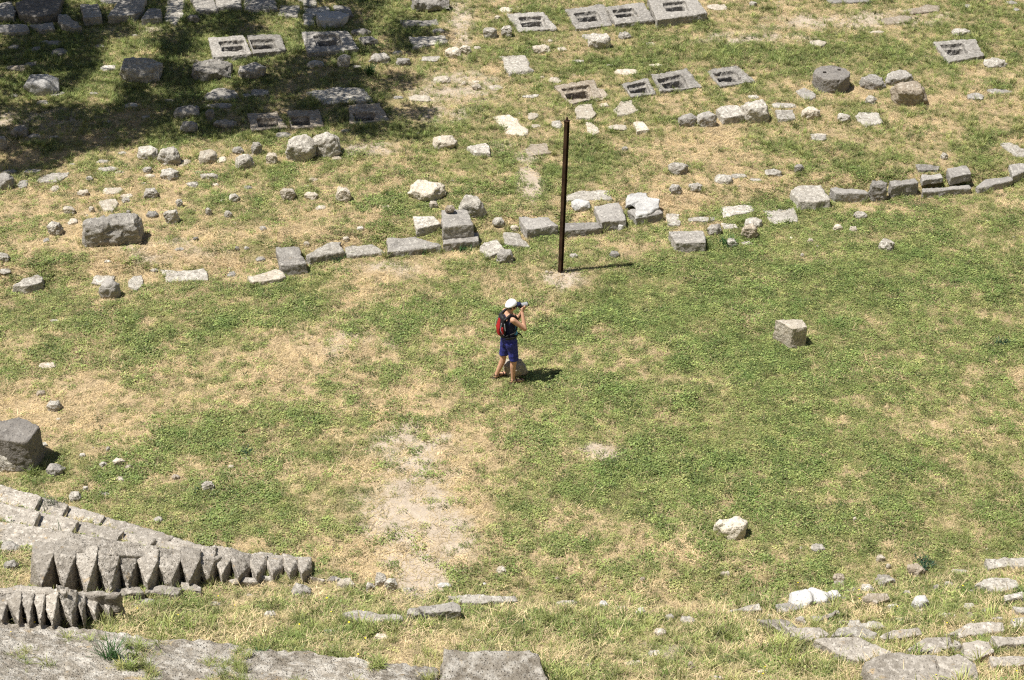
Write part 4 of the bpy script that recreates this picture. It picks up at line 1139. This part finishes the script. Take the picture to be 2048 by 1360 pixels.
# ------------------------------------------------------------------ weeds with leaves of their own
def weeds():
    lm = plain('weed_leaf', (0.045, 0.105, 0.030), 0.6, 0.4, 30); dl = plain('weed_leaf_dark', (0.028, 0.062, 0.032), 0.6, 0.4, 30); gl = plain('grey_leaf', (0.20, 0.23, 0.16), 0.7, 0.25, 30)
    spec = [((225, 1322), .42, 95, lm, .9, 'large tuft of long grass growing on the stone walk at bottom left', 'grass tuft'),
            ((520, 1312), .14, 60, lm, 1.1, 'small leafy tuft on the far edge of the stone walk at bottom left', 'grass tuft'),
            ((102, 1012), .30, 34, gl, .35, 'grey-green upright herb sprouting from the lowest seat row', 'herb'),
            ((121, 1085), .45, 14, gl, .2, 'tall thin herb with a few stems on the seat rows at left', 'herb'),
            ((2003, 688), .12, 120, dl, 1.3, 'dark green spreading weed near the right edge', 'weed'),
            ((490, 906), .10, 110, dl, 1.35, 'dark green flat weed left of the dusty path in the field', 'weed'),
            ((412, 978), .09, 80, dl, 1.3, 'dark low weed at the foot of the hollow-sided stone', 'weed'),
            ((1040, 1258), .10, 110, lm, 1.3, 'round low leafy weed on the near slope right of the long grey block', 'weed'),
            ((1848, 1132), .16, 70, dl, 1.0, 'dark weed beside a brown boulder at the lower right', 'weed'),
            ((1455, 490), .22, 90, lm, .9, 'bright green weed right of the lone squared block', 'weed'),
            ((672, 520), .14, 80, lm, 1.1, 'green weed growing at the foot of the pale wedge slab', 'weed'),
            ((846, 508), .18, 50, lm, .8, 'grass tuft at the foot of the longest wall slab', 'grass tuft'),
            ((925, 500), .15, 70, lm, 1.0, 'leafy weed at the foot of the tall stacked block', 'weed'),
            ((740, 150), .30, 130, lm, .8, 'dense dark grass tuft at the edge of the tree shade', 'grass tuft'),
            ((1700, 70), .0, 0, lm, 1, '', '')]
    for (px, py), h, n, m, lean, label, cat in spec:
        if not n: continue
        p = on_ground(px, py); 
        if py > 1000 and cat != 'weed': p = on_ground(px, py, 0.10); p.z -= 0.02
        V, Fc = [], []; r = random.Random(px); sp = 0.15 if cat == 'weed' else 0.10
        for i in range(n):
            blade(V, Fc, r, r.gauss(0, sp * .5), r.gauss(0, sp * .45), h * r.uniform(.5, 1.1), r.uniform(0, lean), r.uniform(.008, .02) if cat == 'weed' else r.uniform(.006, .011), r.uniform(0, 6.28), r.uniform(.05, .4), 3)
        o = mesh_obj({'grass tuft': 'grass_tuft', 'herb': 'herb_plant', 'weed': 'weed_plant'}[cat], V, Fc, m, None, p); tag(o, label, cat, 'weeds and tufts')
    V, Fc = [], []; r = random.Random(5)
    for i in range(46):
        px, py = (r.uniform(0, 760), r.uniform(1190, 1350)) if i < 30 else (r.uniform(1500, 2040), r.uniform(1150, 1350))
        p = on_ground(px, py, .13); b = len(V); s = r.uniform(.008, .014)
        for q in range(6): V.append((p.x + s * math.cos(q * 1.047), p.y + s * math.sin(q * 1.047), p.z + .004))
        V.append((p.x, p.y, p.z)); V.append((p.x + .003, p.y, p.z - .16)); V.append((p.x - .003, p.y, p.z - .16))
        Fc += [(b + q, b + (q + 1) % 6, b + 6) for q in range(6)] + [(b + 6, b + 7, b + 8)]
    o = mesh_obj('wild_flowers', V, Fc, plain('yellow_petal', (0.75, 0.58, 0.02), 0.6)); o['kind'] = 'stuff'; o['label'] = 'tiny yellow wild flowers dotted in the near grass'; o['category'] = 'flowers'
# ------------------------------------------------------------------ trees outside the frame whose crowns shade the upper left
def trees():
    bark = plain('bark', (0.12, 0.09, 0.065), 0.95, 0.4, 12, 0, 0.6)
    m, nt, b = mat('tree_leaves'); L = nt.links
    oi = N(nt, 'ShaderNodeTexCoord'); nz = N(nt, 'ShaderNodeTexNoise', Scale=1.3); L.new(oi.outputs['Object'], nz.inputs['Vector'])
    c = mixc(nt, ramp(nt, nz.outputs[0], .35, .65), (0.04, 0.075, 0.02), (0.09, 0.13, 0.035)); L.new(c, b.inputs['Base Color']); b.inputs['Roughness'].default_value = .5
    tr = N(nt, 'ShaderNodeBsdfTranslucent'); L.new(c, tr.inputs[0]); mx = N(nt, 'ShaderNodeMixShader', Fac=.25); L.new(b.outputs[0], mx.inputs[1]); L.new(tr.outputs[0], mx.inputs[2]); L.new(mx.outputs[0], nt.nodes['Material Output'].inputs[0])
    roots = [Vector((-15.9, 33.4, 0)), Vector((-8.8, 40.4, 0))]
    labels = ['broad leafy tree left of the ruins, its crown shading the stones', 'leafy tree beyond the kerb at the top, shading the socket stones']
    SH = [(60, 40, 150, 60), (200, 60, 180, 50), (350, 110, 170, 50), (480, 60, 160, 40), (120, 130, 190, 40), (300, 175, 190, 30), (500, 165, 160, 35), (90, 205, 180, 25), (430, 225, 190, 20), (650, 120, 90, 35), (730, 180, 80, 30), (770, 240, 80, 30), (660, 235, 110, 25), (830, 70, 40, 40), (100, 270, 170, 22), (250, 250, 200, 20), (30, 330, 60, 15), (640, 60, 90, 40), (60, 100, 120, 40), (240, 20, 200, 30), (380, 255, 160, 18), (30, 300, 120, 25), (520, 120, 120, 60), (600, 30, 160, 40), (790, 210, 60, 40), (560, 200, 120, 40), (170, 170, 150, 50)]
    clumps = [[], []]; r = random.Random(3)
    for cx, cy, rx, ry in SH:
        for i in range(int(rx * ry / 270) + 2):
            px, py = cx + rx * r.uniform(-1, 1), cy + ry * r.uniform(-1, 1)
            g = on_ground(px, py); z = r.uniform(6.3, 9.6); q = g - SUN * ((z - g.z) / -SUN.z * -1.0) if False else g + SUN * ((z - g.z) / SUN.z)
            U, V = project(q.x, q.y, q.z)
            if V > -95 and U > -95: continue
            if vnoise(g.x, g.y, 0.75, 5.5) < 0.27: continue
            k = 0 if (q.x < -9.5 or q.y < 33) and q.x < -7 else 1
            clumps[k].append((q, r.uniform(.32, .62)))
    for k in range(2):
        cl = clumps[k]; base = roots[k].copy(); base.z = float(terrain(base.x, base.y)) - .1
        root = empty('shade_tree', base); tag(root, labels[k], 'tree', 'trees outside the frame')
        bm = bmesh.new()
        def limb(p, q, r0, r1):
            n = 8; ax = (q - p).normalized(); u = ax.orthogonal().normalized(); v = ax.cross(u); A = []
            for P, R in ((p, r0), (q, r1)): A.append([bm.verts.new(P - base + (u * math.cos(t) + v * math.sin(t)) * R) for t in np.linspace(0, 2 * math.pi, n + 1)[:-1]])
            for i in range(n): bm.faces.new((A[0][i], A[0][(i + 1) % n], A[1][(i + 1) % n], A[1][i]))
        p0 = base; p1 = base + Vector((.1, .05, 2.6)); fork = base + Vector((.35, -.1, 5.0)); limb(p0, p1, .34, .27); limb(p1, fork, .27, .2)
        heads = cl[::max(1, len(cl) // 9)]
        hubs = []
        for c, rr in heads:
            mid = fork.lerp(c, .5) + Vector((0, 0, .5 + .1 * (c - fork).length)); limb(fork, mid, .045, .025); limb(mid, c, .025, .01); hubs += [mid, c]
        for c, rr in cl:
            h = min(hubs, key=lambda t: (t - c).length); 
            if (h - c).length > .05: limb(h, c, .014, .006)
        bm_obj('trunk', bm, bark, root, smooth=True)
        V, Fc = [], []
        for c, rr in cl:
            for i in range(int(230 * rr / .45)):
                d = Vector((r.gauss(0, 1), r.gauss(0, 1), r.gauss(0, .8))).normalized() * rr * r.random() ** .45; p = c + d - base
                s = r.uniform(.035, .07); u = Vector((r.gauss(0, 1), r.gauss(0, 1), r.gauss(0, .5))).normalized(); v = u.orthogonal().normalized() * .5; b0 = len(V)
                V += [p - u * s, p + v * s, p + u * s, p - v * s]; Fc.append((b0, b0 + 1, b0 + 2, b0 + 3))
        mesh_obj('crown', V, Fc, m, root)
# ------------------------------------------------------------------ the person photographing, with pack and camera
def ball(c, r, n=10):
    rx, ry, rz = (r, r, r) if not isinstance(r, tuple) else r; P = []
    for i in range(n // 2 + 1):
        a = math.pi * i / (n // 2)
        for j in range(n):
            t = 2 * math.pi * j / n; P.append(Vector((c[0] + rx * math.sin(a) * math.cos(t), c[1] + ry * math.sin(a) * math.sin(t), c[2] + rz * math.cos(a))))
    return P
def blobs(name, pairs, m, parent, vox, smooth=3, rough=0.0):
    bm = bmesh.new()
    for grp in pairs:
        P = []
        for c, r in grp: P += ball(c, r)
        b2 = bmesh.new(); hull(b2, P); bmesh.ops.recalc_face_normals(b2, faces=b2.faces[:]); me = bpy.data.meshes.new('tmp'); b2.to_mesh(me); b2.free(); bm.from_mesh(me); bpy.data.meshes.remove(me)
    o = bm_obj(name, bm, m, parent)
    r = o.modifiers.new('remesh', 'REMESH'); r.mode = 'VOXEL'; r.voxel_size = vox; r.use_smooth_shade = True
    s = o.modifiers.new('smooth', 'SMOOTH'); s.factor = .5; s.iterations = smooth
    if rough:
        d = o.modifiers.new('folds', 'DISPLACE'); d.texture = ctex(.09); d.strength = rough; d.texture_coords = 'GLOBAL'
    return o
def person():
    skin = plain('skin', (0.50, 0.285, 0.185), 0.55, .08, 40, 0, .03); hair = plain('dark_hair', (0.02, 0.014, 0.010), .6, .3, 80)
    navy = plain('navy_cloth', (0.014, 0.018, 0.055), .85, .2, 60); blue = plain('blue_shorts_cloth', (0.032, 0.038, 0.20), .8, .25, 30, 0, .3)
    sky_b = plain('light_blue_cloth', (0.10, 0.36, 0.70), .8); white = plain('white_cloth', (0.80, 0.81, 0.84), .8, .05, 50); black = plain('black_nylon', (0.014, 0.014, 0.016), .6, .3, 60)
    red = plain('red_nylon', (0.32, 0.014, 0.018), .6, .25, 60); greyp = plain('grey_webbing', (0.30, 0.31, 0.33), .6); leather = plain('sandal_leather', (0.028, 0.018, 0.013), .6, .3, 60)
    silver = plain('silver_lens', (0.42, 0.42, 0.41), .35, .05, 50, .4)
    rf = on_ground(930 + 545 / 5.667, 560 + 1168 / 5.667); ang = math.radians(24)
    R = Matrix.Rotation(ang, 3, 'Z'); lr = R @ Vector((0.03, -.105, 0)) * .93
    base = Vector((rf.x - lr.x, rf.y - lr.y, rf.z)); base.z = float(terrain(base.x, base.y)) + .004
    root = empty('person', base, ang); root.scale = (.93,) * 3; tag(root, 'person in white cap, navy vest and blue shorts photographing to the right', 'person')
    # joints: x forward, y to the left, z up
    S = [((0, -.165, 1.335), .052), ((.20, -.215, 1.135), .040), ((.205, -.095, 1.385), .029)]
    T = [((0, .165, 1.335), .052), ((.235, .15, 1.13), .040), ((.295, .045, 1.37), .028)]
    lg = lambda h, kn, an, toe: [[(h, .076), (kn, .058)], [(kn, .056), ((kn[0] - .02, kn[1], (kn[2] * .68 + an[2] * .32)), .055)], [((kn[0] - .02, kn[1], (kn[2] * .68 + an[2] * .32)), .055), (an, .036)], [(an, .037), ((an[0] - .02, an[1], .04), .034)], [((an[0] - .02, an[1], .045), .033), (toe, (.04, .042, .022))]]
    pairs = [[((0, 0, .90), (.10, .14, .08)), ((0, 0, 1.05), (.088, .125, .07))], [((0, 0, 1.05), (.088, .125, .07)), ((-.01, 0, 1.25), (.108, .15, .09))], [((-.01, 0, 1.25), (.105, .15, .09)), ((0, 0, 1.36), (.06, .13, .04))],
             [((0, 0, 1.36), (.055, .06, .04)), ((.025, 0, 1.45), (.05, .05, .05))],
             [((.05, 0, 1.535), (.098, .078, .098)), ((.075, 0, 1.47), (.05, .05, .05))], [((.145, 0, 1.515), .014), ((.152, 0, 1.495), .014)],
             [((.03, -.08, 1.52), (.018, .012, .03))], [((.03, .08, 1.52), (.018, .012, .03))],
             S[:2], S[1:], T[:2], T[1:]]
    pairs += lg((0, -.078, .84), (.05, -.10, .47), (.03, -.105, .085), (.19, -.13, .03))
    pairs += lg((0, .078, .84), (-.05, .12, .47), (-.165, .155, .085), (-.015, .20, .03))
    # right hand on the grip, left hand under the lens: palm, four fingers, thumb
    pairs += [[((.205, -.09, 1.40), (.022, .02, .03)), ((.212, -.078, 1.455), (.024, .018, .036))]]
    for i in range(4): pairs += [[((.222, -.082, 1.492 - .019 * i), .0095), ((.262, -.078, 1.495 - .019 * i), .0088)], [((.262, -.078, 1.495 - .019 * i), .0088), ((.268, -.05 - .004 * i, 1.495 - .019 * i), .008)]]
    pairs += [[((.195, -.075, 1.45), .011), ((.172, -.055, 1.475), .0095)], [((.172, -.055, 1.475), .0095), ((.174, -.03, 1.49), .0085)]]
    pairs += [[((.295, .04, 1.385), (.022, .022, .025)), ((.305, .012, 1.428), (.034, .028, .016))]]
    for i in range(4): pairs += [[((.282 + .018 * i, .03, 1.432), .0095), ((.284 + .018 * i, .056, 1.46), .0088)], [((.284 + .018 * i, .056, 1.46), .0088), ((.284 + .018 * i, .05, 1.492 - .003 * i), .008)]]
    pairs += [[((.30, -.005, 1.43), .011), ((.285, -.044, 1.448), .0095)], [((.285, -.044, 1.448), .0095), ((.285, -.05, 1.48), .0085)]]
    body = blobs('body', pairs, skin, root, .0075, 3)
    body['label'] = 'bare arms, legs and face of the person'
    blobs('vest', [[((0, 0, .93), (.112, .156, .05)), ((0, 0, 1.05), (.10, .138, .07))], [((0, 0, 1.05), (.10, .138, .07)), ((-.01, 0, 1.25), (.120, .158, .07))], [((-.01, 0, 1.24), (.118, .150, .07)), ((-.005, 0, 1.335), (.072, .105, .05))]] + [[((-.04, y, 1.30), (.03, .03, .03)), ((0, y, 1.375), (.045, .026, .018)), ((.05, y, 1.29), (.03, .03, .03))] for y in (-.1, .1)], navy, root, .010, 2, .012)
    blobs('vest_hem', [[((.075, -.05, 1.0), (.05, .075, .055)), ((.085, .05, 1.02), (.045, .07, .06))], [((.09, -.04, 1.09), (.035, .06, .05)), ((.085, -.05, 1.0), (.045, .075, .055))]], sky_b, root, .010, 2)['label'] = 'light blue front of the vest'
    def trouser(h, kn): return [[(h, (.128, .115, .07)), ((h[0] * .5 + kn[0] * .5, h[1] * .45 + kn[1] * .55, .70), (.102, .092, .03))], [((h[0] * .5 + kn[0] * .5, h[1] * .45 + kn[1] * .55, .70), (.102, .092, .03)), ((kn[0], kn[1], .485), (.092, .088, .012))]]
    blobs('shorts', [[((0, 0, .94), (.126, .172, .05)), ((0, 0, .83), (.134, .182, .07))]] + trouser((0, -.075, .84), (.045, -.105, .47)) + trouser((0, .075, .84), (-.04, .125, .47)), blue, root, .011, 2, .02)
    # cap
    bm = bmesh.new(); bmesh.ops.create_uvsphere(bm, u_segments=24, v_segments=14, radius=1)
    bmesh.ops.delete(bm, geom=[v for v in bm.verts if v.co.z < -.12], context='VERTS')
    for v in bm.verts:
        v.co = Vector((v.co.x * .108 + .040, v.co.y * .092, v.co.z * .095 + 1.552 + (-.035 * (-v.co.x) if v.co.x < 0 else 0)))
    FOOT.extend([[(base.x + (R @ Vector(q)).x, base.y + (R @ Vector(q)).y) for q in poly] for poly in ([(-.06, -.17, 0), (.27, -.19, 0), (.27, -.06, 0), (-.06, -.05, 0)], [(-.28, .1, 0), (.05, .14, 0), (.05, .28, 0), (-.28, .23, 0)])])
    cap = bm_obj('cap', bm, white, root, smooth=True); s = cap.modifiers.new('thick', 'SOLIDIFY'); s.thickness = .004
    V, Fc = [], []; n = 12
    for zz in (0, .006):
        for i in range(n + 1):
            a = -1.25 + 2.5 * i / n
            for rr, dz in ((.096, 0.0), (.175, -.018 - .02 * abs(math.sin(a)))): V.append((.04 + rr * math.cos(a) * (1.0 if rr < .1 else 1.02), .09 * math.sin(a) * (1.02 if rr < .1 else .98), 1.556 + dz + zz))
    m2 = 2 * (n + 1)
    for i in range(n):
        a = 2 * i; Fc += [(a, a + 1, a + 3, a + 2)[::-1], (m2 + a, m2 + a + 1, m2 + a + 3, m2 + a + 2), (a + 1, m2 + a + 1, m2 + a + 3, a + 3), (a, a + 2, m2 + a + 2, m2 + a)]
    brim = mesh_obj('brim', V, Fc, navy, cap); brim['label'] = 'dark navy brim of the cap'
    bm = bmesh.new(); bmesh.ops.create_uvsphere(bm, u_segments=20, v_segments=14, radius=1)
    bmesh.ops.delete(bm, geom=[v for v in bm.verts if v.co.z > .25 or v.co.z < -.62 or v.co.x > .42], context='VERTS')
    for v in bm.verts: v.co = Vector((v.co.x * .104 + .045, v.co.y * .085, v.co.z * .10 + 1.535))
    h = bm_obj('hair', bm, hair, root, smooth=True); s = h.modifiers.new('thick', 'SOLIDIFY'); s.thickness = .008
    for y in (-.03, .03): bm = bmesh.new(); bmesh.ops.create_uvsphere(bm, u_segments=8, v_segments=6, radius=.0085); bm_obj('eye', bm, hair, root, (.139, y, 1.535))
    for (ax, ay, tx, ty) in ((.02, -.105, .20, -.132), (-.18, .155, -.005, .202)):
        d = Vector((tx - ax, ty - ay, 0)); a0 = Vector((ax - .05, ay - .01, .012)); a1 = Vector((tx + .045, ty, .012))
        sd = blobs('sandal', [[(a0, (.035, .036, .013)), (a1, (.045, .047, .013))]] + [[(Vector((ax, ay - .045, .05)) + d * k, .009), (Vector((ax, ay, .085 - .03 * k)) + d * k, .011), (Vector((ax, ay + .045, .05)) + d * k, .009)] for k in (.35, .85)] + [[((ax - .035, ay, .07), .012), ((ax + .02, ay - .042, .075), .009)], [((ax - .035, ay, .07), .012), ((ax + .02, ay + .042, .075), .009)]], leather, root, .007, 1)
    # backpack: worn by the person, a thing of its own
    pk = empty('backpack', base, ang); pk.scale = (.93,) * 3; tag(pk, 'black backpack with a red back panel worn by the person', 'backpack')
    bp = blobs('pack_body', [[((-.135, 0, 1.00), (.06, .125, .05)), ((-.15, 0, 1.14), (.068, .14, .06))], [((-.15, 0, 1.14), (.068, .14, .06)), ((-.13, 0, 1.34), (.05, .10, .05))]], black, pk, .010, 2, .008)
    blobs('red_panel', [[((-.190, 0, 1.03), (.028, .065, .04)), ((-.205, 0, 1.14), (.024, .075, .04))], [((-.205, 0, 1.14), (.024, .075, .04)), ((-.168, 0, 1.31), (.022, .05, .03))], [((-.165, -.105, 1.08), (.022, .03, .03)), ((-.172, -.105, 1.17), (.024, .028, .04))]], red, pk, .009, 2, .006)['label'] = 'red panel on the back of the pack'
    for y in (-.1, .1):
        blobs('shoulder_strap', [[((-.13, y, 1.33), .024), ((-.02, y, 1.405), .022)], [((-.02, y, 1.405), .022), ((.09, y, 1.34), .02)], [((.09, y, 1.34), .02), ((.125, y * 1.15, 1.22), .018)], [((.125, y * 1.15, 1.22), .018), ((.04, y * 1.62, 1.06), .014)], [((.04, y * 1.62, 1.06), .014), ((-.12, y * 1.35, 1.02), .014)]], black, pk, .009, 1)
        blobs('webbing', [[((-.185, y * .98, 1.28), .007), ((-.205, y * 1.05, 1.14), .007)], [((-.205, y * 1.05, 1.14), .007), ((-.15, y * 1.35, 1.04), .006)], [((-.14, y * 1.3, 1.27), .009), ((-.13, y * 1.42, 1.14), .009)]], greyp, pk, .005, 1)
    blobs('waist_belt', [[((-.10, -.13, .975), (.03, .03, .032)), ((.02, -.165, .97), (.02, .016, .028))], [((.02, -.165, .97), (.02, .016, .028)), ((.115, -.09, .965), (.016, .02, .024))], [((.115, -.09, .965), (.016, .02, .024)), ((.135, .06, .965), (.014, .02, .02))], [((.135, .06, .965), (.014, .02, .02)), ((.02, .165, .97), (.02, .016, .028))], [((.02, .165, .97), (.02, .016, .028)), ((-.10, .13, .975), (.03, .03, .032))], [((.14, -.02, .965), (.012, .02, .02)), ((.20, -.06, .93), (.01, .014, .014))], [((.20, -.06, .93), (.01, .014, .014)), ((.215, -.07, .87), (.008, .012, .014))]], black, pk, .008, 1)
    # camera
    cm = empty('photo_camera', base, ang); cm.scale = (.93,) * 3; tag(cm, 'black camera with a silver lens held up to the face', 'camera')
    blobs('camera_body', [[((.205, s * .052, 1.475 + t), (.026, .012, .012)) for s in (-1, 1) for t in (-.028, .028)], [((.20, 0, 1.515), (.02, .024, .022)), ((.205, 0, 1.50), (.026, .03, .02))], [((.235, -.056, 1.495), (.016, .012, .012)), ((.235, -.056, 1.45), (.016, .012, .012))]], black, cm, .006, 1)
    def cyl(name, x0, x1, r, m, z=1.478):
        V = [(x, r * math.cos(t), z + r * math.sin(t)) for x in (x0, x1) for t in np.linspace(0, 2 * math.pi, 21)[:-1]]
        return mesh_obj(name, V, [tuple(range(20))[::-1], tuple(range(20, 40))] + [(i, (i + 1) % 20, 20 + (i + 1) % 20, 20 + i) for i in range(20)], m, cm)
    ln = cyl('lens', .225, .335, .044, silver); cyl('lens_ring', .335, .352, .041, black); cyl('front_glass', .352, .354, .034, plain('glass_coating', (.02, .03, .06), .1))
    blobs('neck_strap', [[((.205, -.066, 1.49), .006), ((.20, -.075, 1.36), .006)], [((.20, -.075, 1.36), .006), ((.14, -.07, 1.27), .007)], [((.14, -.07, 1.27), .007), ((.08, -.075, 1.38), .007)]], black, cm, .005, 1)
# ------------------------------------------------------------------ build
parse_stones(); seating(); drum(); post(); auto_labels()
build_ground(); person(); weeds(); trees(); pebbles(); grow_grass(); walk_grass()
